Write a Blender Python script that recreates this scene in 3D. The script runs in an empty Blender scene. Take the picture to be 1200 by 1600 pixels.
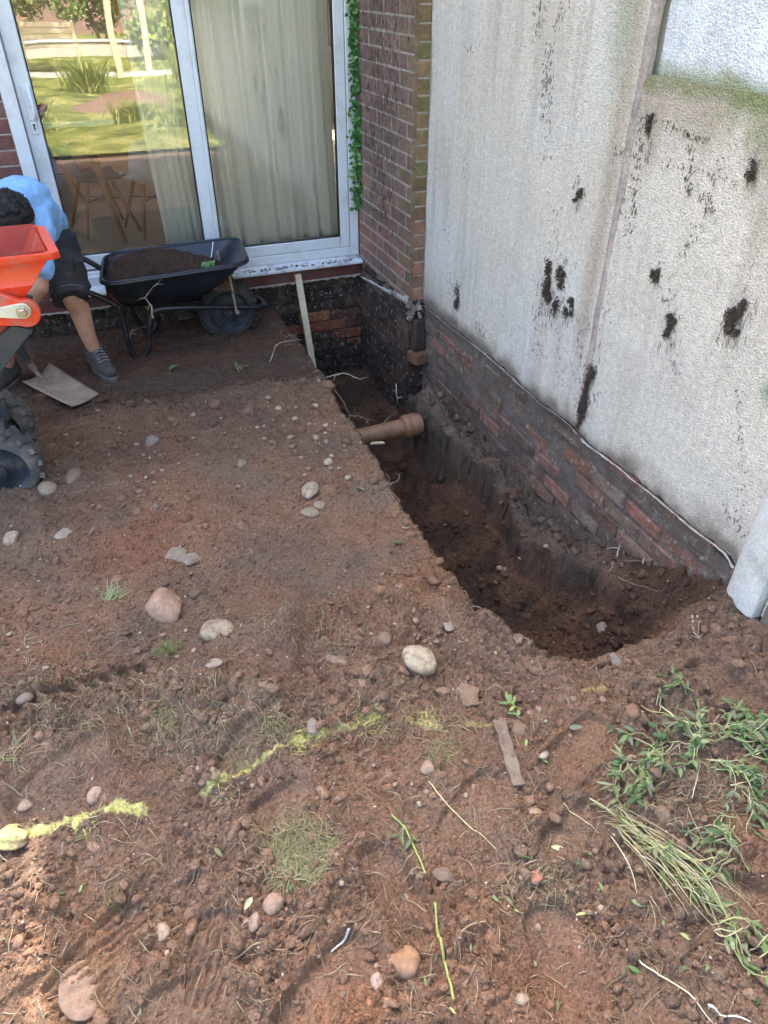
import bpy, math, random
import numpy as np
from mathutils import Vector, Matrix
random.seed(7)
sc = bpy.context.scene
R = math.radians
# ------------------------------------------------------------------ camera
F_PX, PITCH, YAW, CAMH = 1124.0, R(36.87), R(21.1), 1.8
cd = bpy.data.cameras.new('camera'); cam = bpy.data.objects.new('camera', cd)
sc.collection.objects.link(cam); sc.camera = cam
cd.sensor_fit = 'VERTICAL'; cd.sensor_height = 36; cd.lens = F_PX/1600*36
cd.clip_start = 0.02; cd.clip_end = 500
cam.location = (0, 0, CAMH); cam.rotation_euler = (math.pi/2-PITCH, 0, -YAW)
# ------------------------------------------------------------------ sky and sun
SUN_EL, SUN_AZ = R(50.5), R(0)          # azimuth from +Y towards +X : the sun stands behind the house
w = bpy.data.worlds.new('World'); sc.world = w; w.use_nodes = True
wn = w.node_tree; bg = wn.nodes['Background']
sky = wn.nodes.new('ShaderNodeTexSky'); sky.sky_type = 'NISHITA'; sky.sun_disc = False
sky.sun_elevation = SUN_EL; sky.sun_rotation = SUN_AZ; sky.air_density = 1.0; sky.dust_density = 5.0; sky.ozone_density = 0.0
wn.links.new(sky.outputs[0], bg.inputs[0]); bg.inputs[1].default_value = 0.15
sl = bpy.data.lights.new('sun', 'SUN'); sun = bpy.data.objects.new('sun', sl); sc.collection.objects.link(sun)
sl.energy = 3.0; sl.angle = R(0.55); sl.color = (1, .95, .86)
sd = Vector((math.sin(SUN_AZ)*math.cos(SUN_EL), math.cos(SUN_AZ)*math.cos(SUN_EL), math.sin(SUN_EL)))
sun.rotation_euler = sd.to_track_quat('Z', 'Y').to_euler()
vs = sc.view_settings; vs.view_transform = 'Standard'; vs.look = 'None'; vs.gamma = 1; vs.exposure = 2.85
try: vs.use_curve_mapping = False
except Exception: pass
# ------------------------------------------------------------------ pixel helpers (photo pixels -> points on the real surfaces)
_fh = np.array([math.sin(YAW), math.cos(YAW), 0]); _rt = np.array([math.cos(YAW), -math.sin(YAW), 0])
_fw = _fh*math.cos(PITCH)+np.array([0, 0, -math.sin(PITCH)]); _up = _fh*math.sin(PITCH)+np.array([0, 0, math.cos(PITCH)])
_C = np.array([0, 0, CAMH])
def ray(x, y): return _fw*F_PX+_rt*(x-600)-_up*(y-800)
def atz(x, y, h=0.): d = ray(x, y); return _C+d*(h-CAMH)/d[2]
def atY(x, y, v): d = ray(x, y); return _C+d*v/d[1]
def atX(x, y, v): d = ray(x, y); return _C+d*v/d[0]
# ------------------------------------------------------------------ numpy noise
def _h(ix, iy, s):
    n = (ix.astype(np.int64)*374761393+iy.astype(np.int64)*668265263+s*1442695041) & 0x7fffffff
    n = ((n ^ (n >> 13))*1274126177) & 0x7fffffff
    return ((n ^ (n >> 16)) & 0xffff)/65535.0
def vn(x, y, s=0):
    x = np.asarray(x, float); y = np.asarray(y, float)
    ix = np.floor(x); iy = np.floor(y); fx = x-ix; fy = y-iy
    fx = fx*fx*(3-2*fx); fy = fy*fy*(3-2*fy)
    a = _h(ix, iy, s); b = _h(ix+1, iy, s); c = _h(ix, iy+1, s); d = _h(ix+1, iy+1, s)
    return (a*(1-fx)+b*fx)*(1-fy)+(c*(1-fx)+d*fx)*fy
def fbm(x, y, f=1, o=4, s=0, g=.5):
    v = 0; a = 1; t = 0
    for k in range(o):
        v = v+a*vn(np.asarray(x)*f+13.7*k, np.asarray(y)*f-7.3*k, s+k); t += a; a *= g; f *= 2.03
    return v/t
def cell(x, y, f, s=0):
    """rounded crumbs: 0..1 domes round jittered points, plus a random value per crumb"""
    x = np.asarray(x, float)*f; y = np.asarray(y, float)*f
    wx = vn(x*1.7, y*1.7, s+11)-.5; wy = vn(x*1.7+40, y*1.7, s+12)-.5; x = x+wx*1.0; y = y+wy*1.0
    ix = np.floor(x); iy = np.floor(y); best = np.full(x.shape, 9.); rv = np.zeros(x.shape)
    for dx in (-1, 0, 1):
        for dy in (-1, 0, 1):
            cx = ix+dx; cy = iy+dy
            px = cx+.1+.8*_h(cx, cy, s+1); py = cy+.1+.8*_h(cx, cy, s+2); r = .35+.4*_h(cx, cy, s+3)
            d = ((x-px)**2+(y-py)**2)/(r*r)
            m = d < best; best = np.where(m, d, best); rv = np.where(m, _h(cx, cy, s+4), rv)
    return np.sqrt(np.clip(1-best, 0, 1)), rv
def sst(a, b, x): t = np.clip((x-a)/(b-a), 0, 1); return t*t*(3-2*t)
# ------------------------------------------------------------------ scene bookkeeping
COL = sc.collection
def tag(o, label=None, cat=None, group=None, kind=None):
    if label: o['label'] = label
    if cat: o['category'] = cat
    if group: o['group'] = group
    if kind: o['kind'] = kind
    return o
def thing(name, label, cat, loc=(0, 0, 0), rz=0, group=None):
    o = bpy.data.objects.new(name, None); COL.objects.link(o); o.location = loc; o.rotation_euler = (0, 0, rz)
    o.empty_display_size = .05
    return tag(o, label, cat, group)
class MB:
    def __init__(s): s.v = []; s.f = []; s.c = []; s.cur = (1, 1, 1)
    def col(s, c): s.cur = tuple(c[:3]); return s
    def add(s, vs, fs, cs=None):
        n = len(s.v); s.v += [tuple(map(float, p)) for p in vs]; s.f += [tuple(i+n for i in f) for f in fs]
        s.c += ([s.cur]*len(vs) if cs is None else list(cs)); return s
    def box(s, c, d, m=None, taper=1.0):
        x, y, z = [q/2 for q in d]; V = []
        for k in (-1, 1):
            t = 1 if k < 0 else taper
            V += [(-x*t, -y*t, k*z), (x*t, -y*t, k*z), (x*t, y*t, k*z), (-x*t, y*t, k*z)]
        V = [Vector(p) for p in V]
        if m: V = [m @ p for p in V]
        V = [p+Vector(c) for p in V]
        return s.add(V, [(3, 2, 1, 0), (4, 5, 6, 7), (0, 1, 5, 4), (1, 2, 6, 5), (2, 3, 7, 6), (3, 0, 4, 7)])
    def bx(s, x0, x1, y0, y1, z0, z1): return s.box(((x0+x1)/2, (y0+y1)/2, (z0+z1)/2), (x1-x0, y1-y0, z1-z0))
    def tube(s, pts, r, n=10, cap=True, flat=1.0):
        pts = [Vector(p) for p in pts]; m = len(pts)
        rs = r if isinstance(r, (list, tuple)) else [r]*m
        V = []; up = None
        for i, p in enumerate(pts):
            t = (pts[min(i+1, m-1)]-pts[max(i-1, 0)]).normalized()
            if up is None:
                up = Vector((0, 0, 1)) if abs(t.z) < .9 else Vector((1, 0, 0))
            a = (up-t*up.dot(t)).normalized(); b = t.cross(a); up = a
            for k in range(n):
                q = 2*math.pi*k/n; V.append(p+(a*math.cos(q)*flat+b*math.sin(q))*rs[i])
        F = [(i*n+k, i*n+(k+1) % n, (i+1)*n+(k+1) % n, (i+1)*n+k) for i in range(m-1) for k in range(n)]
        if cap: F += [tuple(range(n-1, -1, -1)), tuple(range((m-1)*n, m*n))]
        return s.add(V, F)
    def lathe(s, prof, n=32, c=(0, 0, 0), ax='Z'):
        V = []
        for (r, z) in prof:
            for k in range(n):
                q = 2*math.pi*k/n; p = (r*math.cos(q), r*math.sin(q), z)
                if ax == 'Y': p = (p[0], p[2], p[1])
                if ax == 'X': p = (p[2], p[0], p[1])
                V.append((p[0]+c[0], p[1]+c[1], p[2]+c[2]))
        m = len(prof)
        return s.add(V, [(i*n+k, i*n+(k+1) % n, (i+1)*n+(k+1) % n, (i+1)*n+k) for i in range(m-1) for k in range(n)])
    def prism(s, poly, a, b, ax='Y'):
        n = len(poly)
        f = {'Y': lambda p, t: (p[0], t, p[1]), 'X': lambda p, t: (t, p[0], p[1]), 'Z': lambda p, t: (p[0], p[1], t)}[ax]
        return s.add([f(p, a) for p in poly]+[f(p, b) for p in poly],
                     [tuple(range(n)), tuple(range(2*n-1, n-1, -1))]+[(i, i+n, (i+1) % n+n, (i+1) % n) for i in range(n)])
    def grid(s, P, cs=None):
        """P: array (m,n,3)"""
        m, n = P.shape[:2]
        F = [(i*n+j, i*n+j+1, (i+1)*n+j+1, (i+1)*n+j) for i in range(m-1) for j in range(n-1)]
        return s.add(P.reshape(-1, 3), F, None if cs is None else [tuple(c) for c in np.asarray(cs).reshape(-1, 3)])
    def shift(s, d): s.v = [(p[0]+d[0], p[1]+d[1], p[2]+d[2]) for p in s.v]; return s
    def build(s, name, mat, parent=None, smooth=True, bevel=0, sub=0, seg=2, solid=0, angle=40):
        me = bpy.data.meshes.new(name); me.from_pydata(s.v, [], s.f); me.update()
        at = me.color_attributes.new('Col', 'FLOAT_COLOR', 'POINT')
        a = np.ones((len(s.v), 4), np.float32); a[:, :3] = np.array(s.c, np.float32).reshape(-1, 3); at.data.foreach_set('color', a.ravel())
        import bmesh
        bm = bmesh.new(); bm.from_mesh(me); bmesh.ops.recalc_face_normals(bm, faces=bm.faces); bm.to_mesh(me); bm.free()
        o = bpy.data.objects.new(name, me); COL.objects.link(o); o.data.materials.append(mat)
        if parent: o.parent = parent
        if smooth:
            me.polygons.foreach_set('use_smooth', [True]*len(me.polygons))
            if angle < 180: me.set_sharp_from_angle(angle=R(angle))
        if solid: md = o.modifiers.new('s', 'SOLIDIFY'); md.thickness = solid; md.offset = 0
        if bevel: md = o.modifiers.new('b', 'BEVEL'); md.width = bevel; md.segments = seg; md.limit_method = 'ANGLE'; md.angle_limit = R(35)
        if sub: md = o.modifiers.new('u', 'SUBSURF'); md.levels = sub; md.render_levels = sub
        return o
def rotz(a): return Matrix.Rotation(a, 3, 'Z')
def smooth_path(pts, n=6):
    P = [Vector(p) for p in pts]; P = [P[0]*2-P[1]]+P+[P[-1]*2-P[-2]]; out = []
    for i in range(1, len(P)-2):
        for k in range(n):
            t = k/n; a, b, c, d = P[i-1:i+3]
            out.append(.5*((2*b)+(c-a)*t+(2*a-5*b+4*c-d)*t*t+(3*b-a-3*c+d)*t**3))
    out.append(P[-2]); return out
# ------------------------------------------------------------------ materials
def mk(name):
    m = bpy.data.materials.new(name); m.use_nodes = True; nt = m.node_tree
    return m, nt, nt.nodes['Principled BSDF']
def N(nt, t, **k):
    n = nt.nodes.new('ShaderNode'+t)
    for a, b in k.items():
        if a in n.inputs.keys() if isinstance(a, str) else False: n.inputs[a].default_value = b
        else: setattr(n, a, b)
    return n
def noise(nt, scale, detail=4, rough=.6, vec=None, dist=0):
    n = nt.nodes.new('ShaderNodeTexNoise'); n.inputs['Scale'].default_value = scale; n.inputs['Detail'].default_value = detail
    n.inputs['Roughness'].default_value = rough; n.inputs['Distortion'].default_value = dist
    if vec is not None: nt.links.new(vec, n.inputs['Vector'])
    return n.outputs['Fac']
def ramp(nt, fac, stops):
    r = nt.nodes.new('ShaderNodeValToRGB'); e = r.color_ramp.elements
    while len(e) < len(stops): e.new(.5)
    for q, (p, c) in zip(e, stops):
        q.position = p; q.color = (*c, 1) if len(c) == 3 else c
    nt.links.new(fac, r.inputs[0]); return r.outputs[0]
def gray(v): return (v, v, v)
def mixc(nt, a, b, fac, mode='MIX'):
    m = nt.nodes.new('ShaderNodeMix'); m.data_type = 'RGBA'; m.blend_type = mode
    for s, q in ((6, a), (7, b)):
        if isinstance(q, tuple): m.inputs[s].default_value = (*q, 1)
        else: nt.links.new(q, m.inputs[s])
    if isinstance(fac, (int, float)): m.inputs[0].default_value = fac
    else: nt.links.new(fac, m.inputs[0])
    return m.outputs[2]
def math_(nt, op, a, b=None):
    m = nt.nodes.new('ShaderNodeMath'); m.operation = op
    for i, q in enumerate((a, b)):
        if q is None: continue
        if isinstance(q, (int, float)): m.inputs[i].default_value = q
        else: nt.links.new(q, m.inputs[i])
    return m.outputs[0]
def bump(nt, h, strength, dist, nrm=None):
    b = nt.nodes.new('ShaderNodeBump'); b.inputs['Strength'].default_value = strength; b.inputs['Distance'].default_value = dist
    nt.links.new(h, b.inputs['Height'])
    if nrm is not None: nt.links.new(nrm, b.inputs['Normal'])
    return b.outputs['Normal']
def objvec(nt, scale=None):
    t = nt.nodes.new('ShaderNodeTexCoord').outputs['Object']
    if scale:
        m = nt.nodes.new('ShaderNodeMapping'); m.inputs['Scale'].default_value = scale; nt.links.new(t, m.inputs[0]); return m.outputs[0]
    return t
def attr(nt, n='Col'):
    a = nt.nodes.new('ShaderNodeAttribute'); a.attribute_name = n; return a.outputs['Color']
def earth(name, usecol=True, base=(.15, .09, .06), fine=1.0, bstr=.8, gritty=1.0):
    m, nt, p = mk(name); v = objvec(nt)
    c = attr(nt) if usecol else mixc(nt, base, base, 0)
    n1 = ramp(nt, noise(nt, 9*fine, 6, .65, v), [(.3, gray(.84)), (.7, gray(1.16))])
    n2 = ramp(nt, noise(nt, 110*fine, 6, .8, v), [(.34, gray(.5)), (.66, gray(1.5))])
    hue = ramp(nt, noise(nt, 23*fine, 4, .6, v), [(.3, (1.04, .98, .94)), (.7, (.97, 1.01, 1.04))])
    c = mixc(nt, c, n1, 1, 'MULTIPLY'); c = mixc(nt, c, n2, 1, 'MULTIPLY'); c = mixc(nt, c, hue, 1, 'MULTIPLY')
    vo = nt.nodes.new('ShaderNodeTexVoronoi'); vo.inputs['Scale'].default_value = 210*fine; nt.links.new(v, vo.inputs['Vector'])
    sp = nt.nodes.new('ShaderNodeSeparateColor'); nt.links.new(vo.outputs['Color'], sp.inputs[0])
    g = math_(nt, 'GREATER_THAN', sp.outputs[0], .955)
    g = math_(nt, 'MULTIPLY', g, math_(nt, 'LESS_THAN', vo.outputs['Distance'], .33))
    c = mixc(nt, c, (.42, .34, .27), math_(nt, 'MULTIPLY', g, .8*gritty))
    nt.links.new(c, p.inputs['Base Color']); p.inputs['Roughness'].default_value = .95
    p.inputs['Specular IOR Level'].default_value = .2
    h1 = noise(nt, 140*fine, 6, .75, v); h2 = noise(nt, 420*fine, 4, .7, v)
    nb = bump(nt, h1, bstr*1.2, .012/fine); nb = bump(nt, h2, bstr*1.1, .005/fine, nb); nt.links.new(nb, p.inputs['Normal'])
    return m
def simple(name, col, rough=.6, metal=0, var=.15, vs_=12, bstr=0, bscale=200, spec=.5, coat=0, dirt=None, dirts=6, dirtamt=.5, bdist=.002):
    m, nt, p = mk(name); v = objvec(nt)
    usecol = col == 'Col'
    c = attr(nt) if usecol else mixc(nt, col, col, 0)
    n1 = ramp(nt, noise(nt, vs_, 5, .6, v), [(.3, gray(1-var)), (.7, gray(1+var))])
    c = mixc(nt, c, n1, 1, 'MULTIPLY')
    if dirt:
        dm = ramp(nt, noise(nt, dirts, 8, .72, v), [(.5, gray(0)), (.66, gray(dirtamt))])
        c = mixc(nt, c, dirt, dm)
        nt.links.new(math_(nt, 'ADD', math_(nt, 'MULTIPLY', dm, .5), rough), p.inputs['Roughness'])
    else: p.inputs['Roughness'].default_value = rough
    nt.links.new(c, p.inputs['Base Color']); p.inputs['Metallic'].default_value = metal
    p.inputs['Specular IOR Level'].default_value = spec; p.inputs['Coat Weight'].default_value = coat; p.inputs['Coat Roughness'].default_value = .12
    if bstr: nt.links.new(bump(nt, noise(nt, bscale, 5, .7, v), bstr, bdist), p.inputs['Normal'])
    return m
M = {}
M['soil'] = earth('soil')
M['clod'] = earth('soil_clod', fine=1.3)
M['brick'] = None
M['upvc'] = simple('white_upvc', (.64, .67, .70), .28, var=.03, dirt=(.25, .22, .19), dirts=5, dirtamt=.35)
M['sillw'] = simple('white_sill', (.62, .65, .68), .4, var=.04, dirt=(.14, .10, .08), dirts=9, dirtamt=.8)
M['redpaint'] = simple('dark_red_paint', (.115, .03, .028), .5, var=.25, dirt=(.12, .09, .07), dirts=8, dirtamt=.8)
M['mortar'] = simple('mortar', (.33, .29, .25), .95, var=.3, vs_=30, bstr=.8, bscale=260)
M['mortarw'] = simple('pale_mortar', (.44, .40, .36), .95, var=.3, vs_=22, bstr=.8, bscale=160, dirt=(.14, .10, .08), dirts=9, dirtamt=1.0)
M['mortard'] = simple('dirty_mortar', (.26, .22, .19), .95, var=.35, vs_=22, bstr=.8, bscale=160, dirt=(.10, .075, .06), dirts=14, dirtamt=1.0)
M['gasket'] = simple('black_gasket', (.015, .015, .016), .6)
M['steel'] = simple('steel', (.55, .55, .55), .3, 1)
M['galv'] = simple('worn_steel', (.33, .25, .19), .6, .15, var=.2, dirt=(.20, .125, .09), dirts=5, dirtamt=.95)
M['blackmetal'] = simple('black_painted_tube', (.012, .014, .018), .32, var=.2, spec=.5, dirt=(.07, .05, .04), dirts=14, dirtamt=.5)
M['tray'] = simple('dark_blue_tray', (.011, .016, .027), .3, var=.2, dirt=(.09, .065, .05), dirts=7, dirtamt=.6)
M['tyre'] = simple('tyre_rubber', (.085, .08, .075), .9, var=.3, vs_=25, dirt=(.22, .19, .165), dirts=6, dirtamt=.95, bstr=.3)
M['tyredark'] = simple('dark_tyre_rubber', (.03, .03, .031), .85, var=.3, vs_=25, dirt=(.11, .085, .07), dirts=9, dirtamt=.7, bstr=.3)
M['rimblue'] = simple('dark_blue_rim', (.02, .028, .042), .4, var=.2, dirt=(.10, .075, .06), dirts=16, dirtamt=.7)
M['orange'] = simple('orange_red_paint', (.74, .055, .018), .34, var=.08, coat=.2, dirt=(.34, .20, .14), dirts=11, dirtamt=.7)
M['orangein'] = simple('orange_red_dusty', (.42, .05, .03), .6, var=.2, dirt=(.24, .16, .13), dirts=6, dirtamt=.9)
M['cream'] = simple('cream_plate', (.68, .60, .44), .45, dirt=(.2, .15, .1), dirts=14, dirtamt=.5)
M['greymetal'] = simple('grey_arm', (.055, .06, .065), .55, .2, dirt=(.12, .09, .07), dirts=9, dirtamt=.6)
M['paleWood'] = simple('new_softwood', (.66, .56, .38), .7, var=.12, vs_=30, bstr=.2)
M['oldwood'] = simple('weathered_wood', (.20, .15, .11), .85, var=.3, vs_=30, bstr=.5, dirt=(.10, .06, .045), dirts=12, dirtamt=.8)
M['oak'] = simple('oak', (.36, .20, .09), .55, var=.2, vs_=20)
M['shellg'] = simple('grey_seat', (.17, .21, .25), .6)
M['shellw'] = simple('white_seat', (.72, .76, .8), .45)
M['shirt'] = simple('light_blue_cotton', (.25, .47, .78), .85, var=.08, vs_=14, bstr=.35, bscale=18, bdist=.02)
M['shorts'] = simple('charcoal_work_cloth', (.022, .024, .03), .85, var=.3, vs_=20, bstr=.35, bscale=24, bdist=.015, dirt=(.09, .06, .045), dirts=9, dirtamt=.55)
M['stripe'] = simple('pale_piping', (.6, .6, .6), .7)
M['skin'] = simple('skin', (.50, .27, .18), .55, var=.12, vs_=18, bstr=.15, bscale=90, dirt=(.2, .12, .08), dirts=8, dirtamt=.5)
M['hair'] = simple('dark_hair', (.012, .009, .008), .55, var=.5, vs_=60, bstr=.9, bscale=70, bdist=.01)
M['boot'] = simple('grey_brown_boot', (.05, .045, .045), .8, var=.35, vs_=30, bstr=.4, bscale=90, dirt=(.12, .085, .06), dirts=10, dirtamt=.6)
M['sole'] = simple('boot_sole', (.10, .09, .085), .85, dirt=(.12, .08, .055), dirts=10, dirtamt=.7)
M['lace'] = simple('boot_lace', (.17, .16, .15), .8)
M['clay'] = simple('salt_glazed_clay', (.25, .125, .068), .36, var=.25, vs_=9, spec=.5, dirt=(.11, .07, .05), dirts=9, dirtamt=.75, bstr=.15)
M['root'] = simple('root', 'Col', .85, var=.3, vs_=40)
M['leaf'] = simple('leaf', 'Col', .5, var=.2, vs_=60, spec=.4)
M['stone'] = simple('stone', 'Col', .8, var=.3, vs_=34, bstr=.5, bscale=150, dirt=(.20, .13, .09), dirts=26, dirtamt=.95)
M['moss'] = simple('root_fibre', 'Col', .95, var=.4, vs_=50)
M['floor'] = simple('laminate_floor', (.60, .50, .40), .45, var=.15, vs_=3)
M['plaster'] = simple('room_plaster', (.55, .52, .46), .9, var=.03)
M['concrete'] = simple('pebble_finish_post', (.74, .72, .67), .9, var=.2, vs_=120, bstr=.9, bscale=230, dirt=(.26, .25, .17), dirts=5, dirtamt=.5, bdist=.004)
M['rooftile'] = simple('roof_tile', (.14, .07, .05), .9)
def leafmat():
    m = M['leaf']; nt = m.node_tree; p = nt.nodes['Principled BSDF']; o = nt.nodes['Material Output']
    tr = nt.nodes.new('ShaderNodeBsdfTranslucent'); mx = nt.nodes.new('ShaderNodeMixShader'); mx.inputs[0].default_value = .3
    nt.links.new(attr(nt), tr.inputs[0]); nt.links.new(p.outputs[0], mx.inputs[1]); nt.links.new(tr.outputs[0], mx.inputs[2]); nt.links.new(mx.outputs[0], o.inputs[0])
leafmat()
def glassmat():
    m, nt, p = mk('window_glass'); nt.nodes.remove(p); o = nt.nodes['Material Output']
    t = nt.nodes.new('ShaderNodeBsdfTransparent'); t.inputs[0].default_value = (.985, .99, .985, 1)
    g = nt.nodes.new('ShaderNodeBsdfGlossy'); g.inputs['Roughness'].default_value = 0.0; g.inputs[0].default_value = (1, 1, 1, 1)
    f = nt.nodes.new('ShaderNodeFresnel'); f.inputs['IOR'].default_value = 1.95
    # gently wavy pane
    bn = bump(nt, noise(nt, 2.2, 1, .4, objvec(nt)), .12, .01); nt.links.new(bn, g.inputs['Normal'])
    mx = nt.nodes.new('ShaderNodeMixShader'); nt.links.new(f.outputs[0], mx.inputs[0]); nt.links.new(t.outputs[0], mx.inputs[1]); nt.links.new(g.outputs[0], mx.inputs[2])
    nt.links.new(mx.outputs[0], o.inputs[0]); return m
M['glass'] = glassmat()
def clothmat(name, c1, c2):
    m, nt, p = mk(name); v = objvec(nt); c = mixc(nt, c1, c2, noise(nt, 3, 3, .5, v)); nt.links.new(c, p.inputs['Base Color']); p.inputs['Roughness'].default_value = .9
    p.inputs['Sheen Weight'].default_value = .3
    nt.links.new(bump(nt, noise(nt, 7, 5, .6, v), .3, .02), p.inputs['Normal']); return m
M['curtain'] = clothmat('curtain_cloth', (.88, .86, .80), (.82, .80, .74))
M['orangecloth'] = clothmat('orange_cloth', (.75, .28, .05), (.6, .2, .04))
def brickmat():
    m, nt, p = mk('brick'); v = objvec(nt); c = attr(nt)
    n1 = ramp(nt, noise(nt, 14, 6, .7, v), [(.3, gray(.65)), (.7, gray(1.3))]); n2 = ramp(nt, noise(nt, 110, 5, .7, v), [(.3, gray(.7)), (.7, gray(1.3))])
    c = mixc(nt, c, n1, 1, 'MULTIPLY'); c = mixc(nt, c, n2, 1, 'MULTIPLY')
    nt.links.new(c, p.inputs['Base Color']); p.inputs['Roughness'].default_value = .92; p.inputs['Specular IOR Level'].default_value = .2
    nb = bump(nt, noise(nt, 90, 6, .75, v), .8, .004); nb = bump(nt, noise(nt, 420, 3, .7, v), .5, .0015, nb); nt.links.new(nb, p.inputs['Normal']); return m
M['brick'] = brickmat()
def rendermat():
    m, nt, p = mk('roughcast_render'); v = objvec(nt); c = attr(nt)
    vo = nt.nodes.new('ShaderNodeTexVoronoi'); vo.inputs['Scale'].default_value = 150; nt.links.new(v, vo.inputs['Vector'])
    n2 = noise(nt, 150, 4, .7, v); n3 = noise(nt, 45, 5, .7, v)
    g = ramp(nt, n2, [(.34, gray(.74)), (.58, gray(1.12))]); c = mixc(nt, c, g, .8, 'MULTIPLY')
    g = ramp(nt, n3, [(.3, gray(.82)), (.7, gray(1.14))]); c = mixc(nt, c, g, 1, 'MULTIPLY')
    sv = objvec(nt, (30, 30, 2.2)); st = ramp(nt, noise(nt, 1.0, 6, .7, sv), [(.3, gray(.93)), (.6, gray(1.03))]); c = mixc(nt, c, st, 1, 'MULTIPLY')
    # fine dark rootlet specks left by creepers, drawn out vertically
    sv2 = objvec(nt, (240, 240, 55)); s2 = ramp(nt, noise(nt, 1.0, 5, .75, sv2), [(.66, gray(0)), (.71, gray(.8))]); 
    msk = ramp(nt, noise(nt, 1.0, 3, .6, objvec(nt, (5, 5, 1.3))), [(.45, gray(0)), (.62, gray(1))])
    c = mixc(nt, c, (.12, .09, .075), mixc(nt, s2, msk, 1, 'MULTIPLY'))
    nt.links.new(c, p.inputs['Base Color']); p.inputs['Roughness'].default_value = .95; p.inputs['Specular IOR Level'].default_value = .15
    h = math_(nt, 'ADD', math_(nt, 'MULTIPLY', vo.outputs['Distance'], -1), n2)
    nb = bump(nt, h, .7, .006); nb = bump(nt, n3, .35, .005, nb); nt.links.new(nb, p.inputs['Normal']); return m
M['render'] = rendermat()
def dirtybrick():
    m = brickmat(); m.name = 'soil_smeared_brick'; nt = m.node_tree; p = nt.nodes['Principled BSDF']; v = objvec(nt)
    src = p.inputs['Base Color'].links[0].from_socket
    k = ramp(nt, noise(nt, 8, 9, .78, v, .8), [(.51, gray(0)), (.66, gray(.8))])
    c = mixc(nt, src, (.16, .115, .088), k); g = ramp(nt, noise(nt, 31, 6, .75, v), [(.56, gray(0)), (.64, gray(.75))]); c = mixc(nt, c, (.42, .36, .32), g)
    nt.links.new(c, p.inputs['Base Color']); nt.links.new(bump(nt, noise(nt, 28, 8, .75, v), 1.0, .02, p.inputs['Normal'].links[0].from_socket), p.inputs['Normal']); return m
M['dirtybrick'] = dirtybrick()
def lawnmat():
    m, nt, p = mk('lawn_grass'); v = objvec(nt)
    c = ramp(nt, noise(nt, 2.2, 6, .7, v), [(.36, (.09, .13, .02)), (.5, (.27, .30, .05)), (.62, (.55, .50, .15))])
    n2 = ramp(nt, noise(nt, 14, 5, .75, v), [(.35, gray(.45)), (.65, gray(1.5))]); c = mixc(nt, c, n2, 1, 'MULTIPLY')
    nt.links.new(c, p.inputs['Base Color']); p.inputs['Roughness'].default_value = .9
    nt.links.new(bump(nt, noise(nt, 60, 5, .7, v), 1, .03), p.inputs['Normal']); return m
M['lawn'] = lawnmat()
# ------------------------------------------------------------------ world layout constants
BY = 4.634      # face of the house wall
PX, PY = 1.609, 3.774   # brick return: side face x, front face y
WX = 1.703      # face of the rendered wall
# ================================================================== GROUND
EDGE = [(4.62, .90), (3.95, .93), (3.66, .975), (3.35, .945), (3.0, .945), (2.72, .985), (2.48, .99), (2.22, .965), (1.95, .905), (1.72, .935), (1.60, .955), (1.42, .99), (1.25, 1.05), (1.19, 1.12)]
EDGE_PX = [(425, 480), (455, 520), (490, 572), (515, 610), (530, 640), (548, 665), (565, 692), (592, 728), (610, 765), (628, 797), (652, 832), (682, 872), (706, 905), (735, 940), (765, 965), (800, 995), (835, 1025), (870, 1045), (900, 1062), (925, 1068)]
def edge_at(hh):
    q = [atz(a, b, h) for (a, b), h in zip(EDGE_PX, hh)]; q = sorted([(p[1], p[0]) for p in q]); return np.array([p[0] for p in q]), np.array([p[1] for p in q])
_ey, _ex = edge_at([.08]*len(EDGE_PX))
def tb(y, ys, vs_): return np.interp(y, ys, vs_)
# footprints and smooth scrapes: (px, py, half length, half width, angle in world degrees, depth, treads)
PRINTS = [(620, 1400, .13, .055, 100, .014, 26), (130, 1085, .20, .055, 12, .018, 9), (520, 1560, .13, .07, 30, .012, 0), (150, 1490, .12, .05, 35, .012, 22),
          (110, 1225, .15, .05, 20, .012, 0), (290, 1580, .10, .06, 10, .010, 0), (880, 1500, .12, .06, 80, .012, 0), (900, 1180, .12, .06, 20, .012, 0),
          (1130, 1090, .12, .06, 100, .02, 0), (380, 1180, .08, .05, 40, .010, 0), (740, 1260, .12, .05, 30, .010, 0), (900, 1300, .10, .05, 15, .012, 0),
          (1120, 1400, .14, .06, 140, .012, 0), (330, 1500, .09, .05, 70, .008, 24), (90, 1560, .15, .07, 15, .010, 0), (440, 1265, .08, .05, 15, .010, 0)]
_PR = []
for (a, b, L, W_, ang, dep, tr) in PRINTS:
    q = atz(a, b, .10); _PR.append((q[0], q[1], L, W_, R(ang), dep, tr))
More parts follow.
